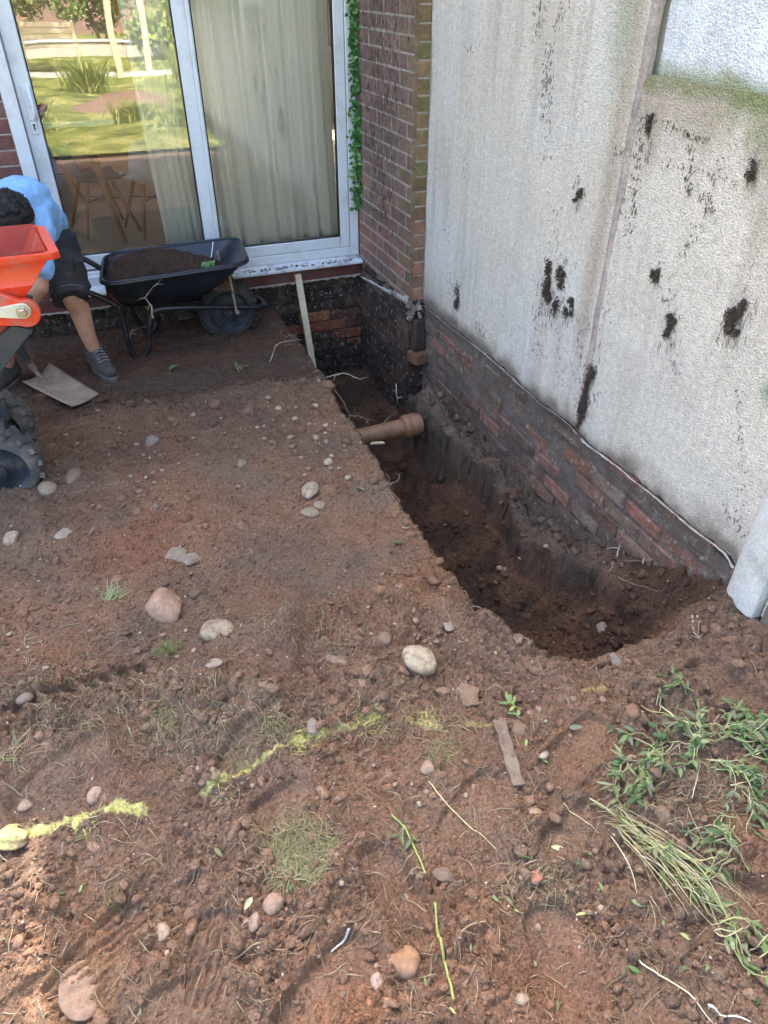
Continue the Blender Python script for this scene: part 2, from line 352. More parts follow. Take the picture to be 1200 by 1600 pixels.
def heights(x, y, detail=True):
    x = np.asarray(x, float); y = np.asarray(y, float)
    wob = (fbm(x*0+3, y, 70, 3, 6)-.5)*.014 + (fbm(x*0+3, y, 7, 3, 5)-.5)*.014 + (fbm(x*0+9, y, 26, 3, 55)-.5)*.028
    # surface level left of the trench
    z = .02+.055*sst(3.62, 3.36, y)+.012*np.sin(y*2.1+.6)+.03*sst(1.9, 1.5, y)
    z = z+(fbm(x, y, 1.6, 3, 1)-.5)*.05
    z = z+.09*sst(1.12, 1.0, y)*sst(1.3, 1.62, x)*0
    z = z-.03*sst(-.1, -.6, x)*sst(3, 2.2, y)
    # low clump ridge of broken turf along y ~1.45
    rd = np.exp(-((y-(1.50+.12*np.sin(x*3.1)))/.16)**2)*sst(.95, .6, x)
    z = z+.085*rd*np.clip(fbm(x, y, 6, 4, 8)*2-.45, 0, 1)
    for (hx, hy, r, hh) in ((.30, 1.62, .09, .05), (.14, 1.36, .12, .05), (-.42, 1.55, .16, .035), (.47, 1.32, .10, .03), (.22, 1.05, .12, .03), (.95, 1.05, .14, .03), (.72, 1.58, .12, .03), (-.30, 1.16, .12, .025), (1.25, .98, .16, .03)):
        z = z+1.5*hh*np.exp(-((x-hx)**2+(y-hy)**2)/(r*r))*(.4+1.2*fbm(x, y, 11, 4, 11))
    fore = sst(1.85, 1.5, y)
    z = z+fore*((.5-np.abs(fbm(x, y, 5.5, 4, 15)-.5)*2.6)*.040-.012)+(1-fore)*(fbm(x, y, 6, 3, 16)-.5)*.022
    rough = np.clip(.22+.85*sst(1.85, 1.55, y)*1.0+.35*sst(3.35, 3.55, y)*0+.35*np.exp(-((y-3.38)/.15)**2)-.0, 0, 1)
    rough = rough*(.35+1.1*sst(.40, .62, fbm(x, y, 3.2, 3, 21)))
    rim = np.exp(-((x-np.interp(y, _ey, _ex)-0.)/.07)**2)*(y > 1.1)
    rough = np.clip(rough+.25*rim, 0, 1.2)
    pm = np.zeros_like(x); tread = np.zeros_like(x); dz = np.zeros_like(x)
    for (qx, qy, L, W_, a, dep, tr) in _PR:
        u = (x-qx)*math.cos(a)+(y-qy)*math.sin(a); v = -(x-qx)*math.sin(a)+(y-qy)*math.cos(a)
        d = (u/L)**4+(v/W_)**4
        m = sst(1.25, .75, d); rimm = np.exp(-((d-1.35)/.5)**2)
        dz = dz-dep*m+dep*.7*rimm*fbm(x, y, 30, 2, 31); pm = np.maximum(pm, m)
        if tr: tread = tread+m*(.0055 if tr > 15 else .011)*np.tanh(2.5*np.sin((u*.25+v if tr > 15 else u+.35*np.abs(v))*math.pi*2*(tr*2 if tr > 15 else tr*2.2)))*(fbm(x, y, 20, 2, 33) > .38)
    z = z+dz
    if detail:
        r2 = rough*(1-.85*pm)
        c1, _ = cell(x+.01*fbm(x, y, 60, 2, 41), y, 26, 40); c2, _ = cell(x, y, 58, 50); c3, _ = cell(x, y, 125, 60)
        sel = sst(.42, .58, fbm(x, y, 7, 3, 71))
        z = z+r2*(.011*c1*sel+.0075*c2+.0042*c3)+.022*r2*(np.abs(fbm(x, y, 16, 4, 72, .62)-.5)*-3+.5)+(.0022*c3+.0022*c2*sel)*(1-r2)*(1-.8*pm)
        z = z+(fbm(x, y, 24, 4, 81)-.5)*(.018+.022*r2)*(1-.6*pm)
        z = z+(fbm(x*1.0, y, 75, 3, 91)-.5)*.005*(.4+rough)*(1-.5*pm)
        z = z+tread
    zs = z
    # ---- trench profile across x
    ex = np.interp(y, _ey, _ex)+wob
    fl = tb(y, [1.15, 1.3, 1.45, 1.7, 2.1, 2.6, 3.2, 4.63], [.0, -.20, -.34, -.42, -.49, -.53, -.54, -.57])
    fl = fl+(fbm(x, y, 4, 4, 101)-.5)*.09
    lb = ex+tb(y, [1.2, 1.7, 4.6], [.16, .07, .05])
    fr = tb(y, [1.15, 1.35, 1.7, 2.1, 2.6, 2.95, 3.15, 3.4, 3.8, 4.63], [1.30, 1.36, 1.38, 1.43, 1.49, 1.43, 1.38, 1.48, 1.60, 1.62])+(fbm(y*0+1, y, 3.5, 4, 111)-.5)*.12
    be = fr+tb(y, [1.15, 1.5, 2.0, 3.6, 3.8], [.14, .05, .03, .03, .0])
    cr = tb(y, [1.15, 1.35, 1.6, 1.76, 1.9, 2.07, 2.26, 2.63, 2.9, 3.15, 3.4, 3.8, 4.63], [1.45, 1.50, 1.57, 1.56, 1.46, 1.43, 1.48, 1.53, 1.47, 1.40, 1.49, 1.60, 1.62])+(fbm(y*0+1, y, 9, 4, 112)-.5)*.05
    be = cr
    bz = tb(y, [1.10, 1.25, 1.45, 1.7, 2.1, 2.6, 3.0, 3.4, 3.72, 3.86], [.06, -.02, -.14, -.21, -.25, -.25, -.20, -.24, -.40, -.56])
    wz = tb(y, [1.05, 1.20, 1.34, 1.45, 1.63, 1.86, 2.15, 2.6, 3.2, 3.72, 3.86], [.19, .18, .10, .045, -.05, -.13, -.22, -.22, -.16, -.32, -.56])
    n = fbm(x, y, 8, 4, 121)-.5
    bz = bz+n*.07; wz = wz+n*.05
    lump = (1-2*np.abs(fbm(x, y, 9, 3, 131)-.5))
    t1 = sst(0, 1, (x-ex)/np.maximum(lb-ex, 1e-3)); t2 = sst(0, 1, (x-fr)/np.maximum(be-fr, 1e-3)); t3 = np.clip((x-be)/np.maximum(WX-be, 1e-3), 0, 1)
    hz = bz+(wz-bz)*t3+.15*np.exp(-((x-1.50)/.10)**2-((y-3.16)/.13)**2)+.055*np.sqrt(np.clip(1-((t3-.22+.1*(fbm(y*0+2, y, 5, 2, 133)-.5))/.26)**2, 0, 1))*sst(1.5, 1.9, y)*(.5+fbm(x, y, 6, 3, 134))+.015*np.sin(np.pi*np.clip(t3, 0, 1))*np.clip(y-1.5, 0, 1)
    fr2 = cr-tb(y, [1.15, 1.5, 1.8, 3.5, 3.8], [.25, .20, .15, .13, .01]); lowz = np.minimum(hz, np.maximum(fl+.02, fl+.14-.0*y)); u2 = np.clip((x-fr2)/np.maximum(cr-fr2, 1e-3), 0, 1)
    ramp_ = fl+(lowz-fl)*u2**1.4; stp = sst(0, .024, x-cr)
    tr_ = np.where(x < fr2, zs+(fl-zs)*t1, ramp_+(hz-ramp_)*stp)-.03*np.exp(-((x-cr+.004)/.013)**2)*sst(1.5, 1.8, y)*sst(3.7, 3.4, y)*(.3+1.2*fbm(x*0, y, 6, 3, 113))
    c1, _ = cell(x, y, 22, 140); c2, _ = cell(x, y, 60, 150)
    tr_ = tr_+((fbm(x, y, 11, 5, 161, .6)-.5)*.07+(.5-np.abs(fbm(x, y, 13, 4, 162, .6)-.5)*3)*.026+(.5-np.abs(fbm(x, y, 34, 3, 163, .6)-.5)*3)*.012+(fbm(x, y, 60, 3, 164)-.5)*.012+.008*c1*(fbm(x, y, 5, 2, 171) > .5)+.004*c2)*np.clip(t1*1.0, 0, 1) if detail else tr_
    mask = sst(1.13, 1.30, y+.02*np.sin(x*23)+(fbm(x, y, 7, 3, 181)-.5)*.10-.02*sst(1.3, 1.0, x)+.0)
    mask = np.where(x > ex, mask, 0)
    rightrise = .05*sst(1.25, 1.6, x)*sst(1.5, .9, y)
    z = np.where(x > ex, zs*(1-mask)+tr_*mask, zs)+rightrise*(1-mask)
    z = np.where(y < .3, z*sst(-.4, .3, y)+.05*(1-sst(-.4, .3, y)), z)
    return z, dict(rough=rough, pm=pm, ex=ex, fr=fr, be=be, mask=mask*(x > ex), t3=t3)
def hz(x, y): return float(heights(np.array([x]), np.array([y]))[0][0])
def G(px, py):
    h = .05
    for _ in range(12):
        p = atz(px, py, h); h = .5*h+.5*hz(p[0], p[1])
    # walk along the ray for trench points
    d = ray(px, py); d = d/np.linalg.norm(d); ts = np.linspace(.8, 6, 1500); P = _C+ts[:, None]*d
    Z = heights(P[:, 0], P[:, 1])[0]; i = np.argmax(P[:, 2] < Z)
    p = P[i]; return Vector((p[0], p[1], Z[i]))
for _k in range(3):
    _q = [atz(a, b, .08 if _k == 0 else hh_) for (a, b), hh_ in zip(EDGE_PX, [.08]*len(EDGE_PX) if _k == 0 else _hh)]
    _hh = [float(heights(np.array([p[0]-.035]), np.array([p[1]]), False)[0][0]) for p in _q]
    _ey, _ex = edge_at(_hh)
BLOBS = [  # (px, py, radius m, colour, strength): soils that truly differ in colour
    (510, 1570, .12, (.34, .145, .065), .9), (110, 1420, .10, (.33, .17, .08), .8), (130, 1560, .13, (.36, .19, .085), .85), (430, 1420, .09, (.30, .14, .075), .7),
    (1150, 1090, .13, (.24, .12, .07), .8), (150, 1230, .14, (.21, .11, .075), .6), (200, 840, .22, (.20, .085, .045), .8), (380, 920, .14, (.21, .105, .055), .6),
    (120, 790, .16, (.16, .075, .045), .6), (450, 1060, .13, (.17, .085, .06), .8), (870, 1100, .12, (.17, .10, .07), .6), (860, 1520, .14, (.24, .115, .07), .7),
    (330, 640, .20, (.115, .065, .045), .6), (230, 700, .22, (.125, .06, .045), .7), (430, 850, .22, (.15, .098, .07), .6), (560, 880, .2, (.15, .108, .083), .7), (590, 760, .12, (.14, .108, .085), .8),
    (620, 850, .12, (.145, .108, .085), .7), (900, 1230, .12, (.23, .125, .075), .6), (640, 1500, .1, (.27, .13, .075), .7), (700, 920, .1, (.20, .095, .06), .8), (300, 1100, .14, (.22, .125, .08), .6),
    (1080, 1220, .14, (.12, .085, .068), .7), (1100, 1500, .2, (.15, .10, .078), .7), (850, 1400, .12, (.14, .10, .08), .5), (560, 1330, .14, (.17, .11, .085), .6), (20, 1080, .16, (.14, .10, .08), .7), (200, 1000, .2, (.14, .10, .08), .5)]
_BL = [(*atz(a, b, .09)[:2], r, c, s) for (a, b, r, c, s) in BLOBS]
PAINT = [([(-20, 1325), (20, 1312), (60, 1298), (110, 1288), (170, 1279), (225, 1272)], .017, .95), ([(322, 1240), (370, 1214), (420, 1190), (470, 1165), (510, 1150)], .015, .9),
         ([(510, 1150), (555, 1138), (590, 1124)], .016, .5), ([(640, 1130), (690, 1138)], .016, .45), ([(725, 1132), (765, 1136)], .012, .3), ([(905, 1092), (945, 1088)], .02, .25)]
_PT = [([atz(a, b, .1)[:2] for a, b in pl], wd, st) for pl, wd, st in PAINT]
def segdist(x, y, a, b):
    ax, ay = a; bx_, by_ = b; dx, dy = bx_-ax, by_-ay
    t = np.clip(((x-ax)*dx+(y-ay)*dy)/(dx*dx+dy*dy), 0, 1); return np.hypot(x-ax-t*dx, y-ay-t*dy)
def soilcol(x, y, z, info):
    n = fbm(x, y, 2.2, 4, 201); n2 = fbm(x, y, 8, 4, 211); n3 = fbm(x, y, 30, 3, 221)
    base = np.stack([.225+.10*(n2-.5), .145+.06*(n2-.5), .102+.035*(n2-.5)], -1)
    red = np.array([.27, .155, .098]); grey = np.array([.175, .135, .105]); dark = np.array([.060, .043, .035])
    def mx(c, t): nonlocal base; base = base*(1-t[..., None])+np.asarray(c)*t[..., None]
    mx(red, sst(.45, .68, n)*.7); mx(grey, sst(.52, .35, n)*.6)
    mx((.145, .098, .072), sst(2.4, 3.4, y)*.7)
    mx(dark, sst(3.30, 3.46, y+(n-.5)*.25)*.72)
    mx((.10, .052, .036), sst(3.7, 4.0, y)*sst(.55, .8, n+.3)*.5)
    for (bx_, by_, r, c, s) in _BL:
        d = np.hypot(x-bx_, y-by_)/r+(fbm(x, y, 6, 4, 231)-.5)*1.3
        mx(np.array(c)*1.0+.03, sst(1.1, .45, d)*s*.72)
    mx((.235, .168, .130), sst(1.75, 1.35, y)*(.30+.35*sst(.40, .65, fbm(x, y, 4.5, 4, 251))))
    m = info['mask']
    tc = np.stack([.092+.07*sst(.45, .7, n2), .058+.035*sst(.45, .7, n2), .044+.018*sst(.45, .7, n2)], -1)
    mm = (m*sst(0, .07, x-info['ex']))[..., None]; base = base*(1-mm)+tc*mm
    hm = m*sst(-.02, .03, x-info['be'])*sst(3.9, 3.6, y)*sst(1.5, 2.0, y+(n2-.5)*.6); mx((.165, .132, .110), hm*.85)
    mx((.22, .13, .09), hm*sst(.55, .7, n2)*.4)
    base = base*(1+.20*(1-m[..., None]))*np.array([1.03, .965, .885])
    for pl, wd, st in _PT:
        wd = wd*.62; d = np.full(x.shape, 9.)
        for a, b in zip(pl[:-1], pl[1:]): d = np.minimum(d, segdist(x, y, a, b))
        e = d/wd+(n3-.5)*2.0+(fbm(x, y, 110, 2, 241)-.5)*1.6
        mx((.84, .80, .30), sst(1.3, .4, e)*np.minimum(1, st*1.05))
    return np.clip(base, .01, 1)
def axis(parts):
    a = []
    for (s, e, st) in parts: a += list(np.arange(s, e-1e-9, st))
    return np.array(a)
gx = axis([(-60, -10, 10), (-10, -2, 1), (-2, -1.1, .05), (-1.1, 1.72, .006), (1.72, 2.6, .2), (2.6, 10, 1), (10, 61, 10)])
gy = axis([(-80, -20, 10), (-20, -4, 2), (-4, -.2, .2), (-.2, .35, .03), (.35, 1.7, .0048), (1.7, 3.0, .007), (3.0, 4.66, .009), (4.66, 5.2, .09), (5.2, 10, 1), (10, 81, 10)])
GX, GY = np.meshgrid(gx, gy)
GZ, ginfo = heights(GX, GY)
GZ = np.where((GY > 4.70) | (GX > 1.9), np.minimum(GZ, -.05), GZ)
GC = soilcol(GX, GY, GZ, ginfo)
# sideways push so that banks overhang and crumble a little instead of reading as a height map
st_ = np.clip(np.abs(np.gradient(GZ, axis=1))*20, 0, 1)*((GX > -1) & (GX < 1.69))
GXd = GX+st_*((fbm(GY, GZ, 14, 4, 301, .6)-.5)*.045+(.5-np.abs(fbm(GY, GZ, 30, 4, 302, .6)-.5)*3)*.022)
def npmesh(name, X, Y, Z, C_, mat):
    m, n = X.shape; me = bpy.data.meshes.new(name)
    me.vertices.add(m*n); me.vertices.foreach_set('co', np.stack([X, Y, Z], -1).astype(np.float32).ravel())
    idx = np.arange(m*n).reshape(m, n); q = np.stack([idx[:-1, :-1], idx[:-1, 1:], idx[1:, 1:], idx[1:, :-1]], -1).reshape(-1, 4)
    me.loops.add(q.size); me.loops.foreach_set('vertex_index', q.ravel().astype(np.int32))
    me.polygons.add(len(q)); me.polygons.foreach_set('loop_start', np.arange(0, q.size, 4, dtype=np.int32)); me.polygons.foreach_set('loop_total', np.full(len(q), 4, np.int32))
    me.update(calc_edges=True); me.validate()
    at = me.color_attributes.new('Col', 'FLOAT_COLOR', 'POINT'); a = np.ones((m*n, 4), np.float32); a[:, :3] = C_.reshape(-1, 3); at.data.foreach_set('color', a.ravel())
    me.polygons.foreach_set('use_smooth', np.ones(len(q), bool)); me.materials.append(mat)
    o = bpy.data.objects.new(name, me); COL.objects.link(o); return o
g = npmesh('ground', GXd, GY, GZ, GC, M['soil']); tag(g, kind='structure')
# fast lookups on the finished sheet
from bisect import bisect_right
_gxl = list(gx); _gyl = list(gy)
def hz(x, y):
    i = min(max(bisect_right(_gxl, x)-1, 0), len(gx)-2); j = min(max(bisect_right(_gyl, y)-1, 0), len(gy)-2)
    u = (x-gx[i])/(gx[i+1]-gx[i]); v = (y-gy[j])/(gy[j+1]-gy[j])
    return float((GZ[j, i]*(1-u)+GZ[j, i+1]*u)*(1-v)+(GZ[j+1, i]*(1-u)+GZ[j+1, i+1]*u)*v)
def gridz(X, Y):
    i = np.clip(np.searchsorted(gx, X, 'right')-1, 0, len(gx)-2); j = np.clip(np.searchsorted(gy, Y, 'right')-1, 0, len(gy)-2)
    u = (X-gx[i])/(gx[i+1]-gx[i]); v = (Y-gy[j])/(gy[j+1]-gy[j])
    return (GZ[j, i]*(1-u)+GZ[j, i+1]*u)*(1-v)+(GZ[j+1, i]*(1-u)+GZ[j+1, i+1]*u)*v
def G(px, py):
    d = ray(px, py); d = d/np.linalg.norm(d); ts = np.linspace(.8, 6, 1500); P = _C+ts[:, None]*d
    Z = gridz(P[:, 0], P[:, 1]); i = int(np.argmax(P[:, 2] < Z)); p = P[i]; return Vector((p[0], p[1], Z[i]))
# lawn behind the photographer (seen mirrored in the panes)
lx = np.linspace(-14, 14, 90); ly = np.linspace(-22, -.45, 80); LX, LY = np.meshgrid(lx, ly)
LZ = .085+.03*fbm(LX, LY, 1.2, 3, 311)
lawn = npmesh('lawn', LX, LY, LZ, np.ones(LX.shape+(3,)), M['lawn']); tag(lawn, kind='structure')
# ================================================================== HOUSE
def brickwork(mb, o, u, n, L, z0, z1, colf, ch=.075, bl=.225, j=.010, out=.004, jit=.0, seed=1, chips=0, half=False, phase=None):
    rn = random.Random(seed); o = Vector(o); u = Vector(u); n = Vector(n); Z = Vector((0, 0, 1))
    k = 0; z = z0
    while z < z1-.01:
        off = (0 if k % 2 == 0 else bl/2)+(rn.uniform(-.006, .006)); s = -off
        top = min(z+ch-j, z1)
        while s < L-.012:
            a = max(s, 0)+j/2; b = min(s+bl, L)-j/2+(j/2 if s+bl > L else 0)
            if b-a > .02 and rn.random() > chips:
                pr = out+rn.uniform(-jit, jit); c = colf((a+b)/2, (z+top)/2, rn); e = .003+jit*.5
                J = lambda: rn.uniform(-jit, jit)*.6
                P = []
                for d, ins in ((-.02, 0), (pr-e*.7, 0), (pr, e)):
                    for (uu, zz) in ((a+ins, z+ins), (b-ins, z+ins), (b-ins, top-ins), (a+ins, top-ins)):
                        P.append(o+u*(uu+J())+Z*(zz+J())+n*(d+(J() if d > 0 else 0)))
                F = [(8, 9, 10, 11)]+[(i*4+q, i*4+(q+1) % 4, (i+1)*4+(q+1) % 4, (i+1)*4+q) for i in (0, 1) for q in range(4)]
                mb.col(c); mb.add(P, F)
            s += bl
        z += ch; k += 1
    return mb
def cj(c, rn, a=.2): k = 1+rn.uniform(-a, a); return (c[0]*k, c[1]*k*rn.uniform(.93, 1.07), c[2]*k)
house = thing('brick_house', 'red brick house with a white sliding patio door and a brick return beside it', 'house', (0, BY, 0))
def hb(mb): return mb.shift((0, -BY, 0))
def brickwallmat():
    m, nt, p = mk('distant_brick'); v = objvec(nt); b = nt.nodes.new('ShaderNodeTexBrick')
    mp = nt.nodes.new('ShaderNodeMapping'); mp.inputs['Rotation'].default_value = (R(90), 0, 0); nt.links.new(v, mp.inputs[0]); nt.links.new(mp.outputs[0], b.inputs[0])
    b.inputs['Scale'].default_value = 1; b.inputs['Brick Width'].default_value = .225; b.inputs['Row Height'].default_value = .075; b.inputs['Mortar Size'].default_value = .005
    b.inputs[1].default_value = (.17, .075, .06, 1); b.inputs[2].default_value = (.12, .06, .05, 1); b.inputs[3].default_value = (.35, .31, .27, 1)
    nt.links.new(b.outputs[0], p.inputs['Base Color']); p.inputs['Roughness'].default_value = .9; return m
M['bw'] = brickwallmat()
w_ = MB()
w_.bx(-6, -.305, BY+.006, BY+.30, -.6, 4.25); w_.bx(-.305, PX+.006, BY+.006, BY+.30, 2.35, 5.2)
SUN_SLITS = [-6, -.545, -.520, -.490, -.450, -.305]  # invented slits through upper wall and roof, letting a sun patch onto the soil
for a, b in zip(SUN_SLITS[::2], SUN_SLITS[1::2]): w_.bx(a, b, BY+.006, BY+.30, 4.25, 5.2)
w_.bx(PX+.006, 6, PY+.006, BY+.30, -.7, 5.2)
w_.bx(-6, -5.7, 8.8, 9.7, -.6, 5.2); w_.bx(-6, -5.7, BY+.30, 8.8, 3.2, 5.2); w_.bx(-6, -5.7, BY+.30, 8.8, -.6, .3); w_.bx(5.7, 6, BY+.30, 9.7, -.6, 5.2)  # unseen left side left open, added to let sky light indoors
w_.bx(-6, 1.9, 9.7, 10, -.6, 5.2); w_.bx(3.0, 6, 9.7, 10, -.6, 5.2); w_.bx(1.9, 3.0, 9.7, 10, -.6, 1.1); w_.bx(1.9, 3.0, 9.7, 10, 2.3, 5.2)
w_.bx(-.305, PX+.006, BY+.04, BY+.30, -.6, .245)
hb(w_).build('wall', M['mortar'], house, smooth=False)
rb = lambda u, z, rn: cj(rn.choice([(.20, .088, .072), (.23, .10, .08), (.16, .08, .07), (.21, .085, .07)]), rn, .15)
m_ = brickwork(MB(), (-3.0, BY+.006, 0), (1, 0, 0), (0, -1, 0), 2.69, .15, 2.62, rb, seed=3)
hb(m_).build('brick_facing', M['brick'], house, smooth=False)
# the return wall: side face towards the door, front face towards the trench
def retcol(u, z, rn):   # u measured from the door corner towards the trench
    if z < .22: return cj((.12, .08, .07), rn)
    k = sst(.45, 1.0, z+rn.uniform(-.2, .2)); a = np.array(cj(rn.choice([(.26, .145, .11), (.23, .135, .105), (.18, .125, .10), (.28, .14, .105)]), rn, .12)); b = np.array(cj((.21, .14, .115), rn, .15))
    c = a*(1-k)+b*k
    if u > .76: c = c*.6+np.array((.13, .10, .05))*.5
    return tuple(c)
m_ = brickwork(MB(), (PX+.006, BY, 0), (0, -1, 0), (-1, 0, 0), BY-PY, .138, 2.63, retcol, seed=5, jit=.0012)
def frc(u, z, rn):
    t = sst(.95, .6, z+rn.uniform(-.1, .1))
    a = np.array(rn.choice([(.22, .155, .085), (.19, .14, .075), (.24, .16, .09), (.17, .155, .07)])); b = np.array(rn.choice([(.30, .15, .11), (.26, .13, .10), (.24, .14, .10)]))
    return cj(a*(1-t)+b*t, rn, .15)
brickwork(m_, (PX, PY+.006, 0), (1, 0, 0), (0, -1, 0), WX-PX-.003, .263, 2.63, frc, seed=6, jit=.001, bl=.5)
hb(m_); o = m_.build('brick_return', M['brick'], house, smooth=False); o['label'] = 'brick return stained by torn-off creeper, mossy ochre on its front edge'
# light mortar joints show a little behind: pale mortar skin for the return
q = MB(); q.bx(PX+.0045, PX+.02, PY+.0045, BY-.001, .138, 2.63); hb(q).build('mortar_joint', M['mortar'], house, smooth=False)
# buried brickwork laid bare by the trench
def backc(u, z, rn):
    if z > .02: return cj((.05, .036, .03), rn, .3)
    return cj(rn.choice([(.30, .10, .045), (.24, .085, .045), (.10, .05, .035), (.07, .045, .035), (.05, .036, .03), (.33, .12, .05)]), rn, .2) if z > -.36 else cj((.05, .035, .028), rn)
m_ = brickwork(MB(), (-3, BY, 0), (1, 0, 0), (0, -1, 0), PX+3, -.66, .150, backc, seed=8, jit=.006, out=.006, chips=.04)
m_.col((.045, .033, .027)); m_.bx(-3, PX, BY+.001, BY+.05, -.7, .16)
hb(m_).build('footing', M['dirtybrick'], house, smooth=False)
sidec = lambda u, z, rn: cj(rn.choice([(.075, .05, .042), (.055, .042, .036), (.10, .055, .04), (.06, .043, .036)]), rn, .2) if u < .74 or z < -.05 else cj((.11, .065, .045), rn)
m_ = brickwork(MB(), (PX+.001, BY, 0), (0, -1, 0), (-1, 0, 0), BY-PY-.004, -.70, .135, sidec, seed=9, jit=.003, out=.003)
m_.col((.05, .04, .035)); m_.bx(PX+.002, 1.9, PY+.004, BY, -.75, .26)
brickwork(m_, (PX, PY+.004, 0), (1, 0, 0), (0, -1, 0), .16, -.6, -.05, sidec, seed=12, jit=.004)
o = hb(m_).build('footing', M['dirtybrick'], house, smooth=False); o['label'] = 'soil-blackened buried brickwork below the brick return'
# pale smear of mortar along the base of the return
def ragged(y0, y1, zf, hf, x, n=60, seed=0, thick=.006, back=.004, axis='Y'):
    """irregular mortar bead lying on a wall face (x plane)"""
    mb = MB(); P = np.zeros((n, 6, 3)); ys = np.linspace(y0, y1, n)
    for i, y in enumerate(ys):
        zz = zf(y)+(vn(np.array([y*9+seed]), np.array([.5]))[0]-.5)*.010; hh = hf(y)*(.35+1.3*vn(np.array([y*70+seed]), np.array([3.]))[0])
        for k in range(6):
            t = k/5; P[i, k] = (x+back-(thick*math.sin(math.pi*t)*(.6+.8*vn(np.array([y*60.]), np.array([t*3]))[0])+.002), y, zz-hh/2+hh*t)
    return mb.grid(P)
m_ = ragged(PY-.005, BY, lambda y: .263+(y-PY)/(BY-PY)*(.138-.263), lambda y: .014+.03*sst(4.35, 3.8, y), PX-.001, 90, 4)
P = []
hb(m_).build('mortar_smear', M['mortarw'], house)
m_ = MB()
rn = random.Random(4)
for k in range(14):   # broken cement at the foot of the corner
    c = (rn.uniform(PX-.002, WX-.02), PY-.004+rn.uniform(-.012, .004), rn.uniform(.17, .255)); d = (rn.uniform(.015, .04), rn.uniform(.008, .02), rn.uniform(.02, .05))
    m_.box(c, d, Matrix.Rotation(rn.uniform(-.7, .7), 3, 'Y') @ Matrix.Rotation(rn.uniform(-.4, .4), 3, 'X'), .6)
hb(m_).build('broken_cement', M['mortard'], house, smooth=False, bevel=.003)
m_ = MB(); m_.col((.19, .10, .06)); m_.box((1.665, 3.735, -.075), (.10, .11, .07), rotz(.2), .93); m_.col((.06, .045, .038)); m_.box((1.67, 3.755, .06), (.08, .06, .19), rotz(.15), .8)
o = hb(m_).build('loose_brick', M['brick'], house, bevel=.008); o['label'] = 'brick sticking out below the corner of the brick return'
# roof
m_ = MB()
for a, b in zip(([-6.3]+SUN_SLITS[2::2]), SUN_SLITS[1:-1:2]+[6.3]): m_.prism([(PY+.45, 5.2), (PY+.45, 5.28), (7.3, 7.5), (10.3, 5.28), (10.3, 5.2), (7.3, 7.35)], a, b, 'X')  # roof split at the same invented slits so the sun passes
hb(m_).build('roof', M['rooftile'], house, smooth=False)
m_ = MB(); m_.prism([(BY, 5.2), (7.3, 7.3), (10, 5.2)], -6, -5.9, 'X'); hb(m_).build('gable', M['bw'], house, smooth=False); m_ = MB(); m_.prism([(BY, 5.2), (7.3, 7.3), (10, 5.2)], 5.9, 6, 'X'); hb(m_).build('gable', M['bw'], house, smooth=False)
# inside
m_ = MB(); m_.bx(-2.2, 3.2, BY+.30, 9.7, .28, .33); hb(m_).build('room_floor', M['floor'], house, smooth=False)
m_ = MB(); m_.bx(-2.3, -2.2, BY+.30, 5.3, .3, 2.6); m_.bx(-2.3, -2.2, 8.8, 9.7, .3, 2.6); m_.bx(-2.3, -2.2, 5.3, 8.8, .3, .7); m_.bx(3.2, 3.3, BY+.30, 9.7, .3, 2.6); m_.bx(-2.3, 3.3, BY+.30, 9.7, 2.6, 2.7); m_.bx(-2.3, 1.9, 9.6, 9.69, .3, 2.6); m_.bx(1.9, 3.3, 9.6, 9.69, .3, 1.1)  # left lining has an added off-view opening that brightens the room
hb(m_).build('room_lining', M['plaster'], house, smooth=False)
# ---- sliding patio door: outer frame, two leaves, handle, panes, sill
door = MB(); y0, y1 = BY-.012, BY+.058
door.bx(-.305, -.238, y0, y1, .292, 2.35); door.bx(1.548, 1.604, y0, y1, .292, 2.35); door.bx(-.238, 1.548, y0, y1, .292, .345); door.bx(-.238, 1.548, y0, y1, 2.29, 2.35)
door.bx(-.238, 1.548, y0+.035, y1, .345, .362)
dobj = hb(door).build('patio_door', M['upvc'], house, bevel=.004)
dobj['label'] = 'white sliding patio door with a clear left leaf and a curtained right leaf'
def leafframe(x0, x1, z0, z1, yf, st, stl, bot, top, nm, lab):
    mb = MB(); d = .034
    mb.bx(x0, x0+stl, yf, yf+d, z0, z1); mb.bx(x1-st, x1, yf, yf+d, z0, z1); mb.bx(x0+stl, x1-st, yf, yf+d, z0, z0+bot); mb.bx(x0+stl, x1-st, yf, yf+d, z1-top, z1)
    o = hb(mb).build('leaf_frame', M['upvc'], dobj, bevel=.006); o['label'] = lab
    g_ = MB(); a, b, c, e = x0+stl, x1-st, z0+bot, z1-top; t = .007
    for q in ((a, a+t, c, e), (b-t, b, c, e)): g_.bx(q[0], q[1], yf+.004, yf+.03, q[2], q[3])
    for q in ((c, c+t), (e-t, e)): g_.bx(a+t, b-t, yf+.004, yf+.03, q[0], q[1])
    hb(g_).build('gasket', M['gasket'], dobj, smooth=False)
    p_ = MB(); p_.bx(a+t, b-t, yf+.012, yf+.018, c+t, e-t); hb(p_).build('pane', M['glass'], dobj, smooth=False)
leafframe(-.235, .700, .372, 2.29, BY+.034, .088, .080, .085, .08, 'l', 'left sliding leaf, clear, with the handle')
leafframe(.680, 1.545, .346, 2.29, BY-.004, .064, .022, .068, .08, 'r', 'right leaf with the drawn curtain behind it')
h_ = MB()
hx = -.192; yy = BY+.034
h_.tube(smooth_path([(hx+.018, yy, 1.325), (hx+.020, yy-.035, 1.315), (hx+.022, yy-.045, 1.28), (hx+.022, yy-.045, 1.225), (hx+.020, yy-.035, 1.195), (hx+.016, yy, 1.185)], 5), .010, 8)
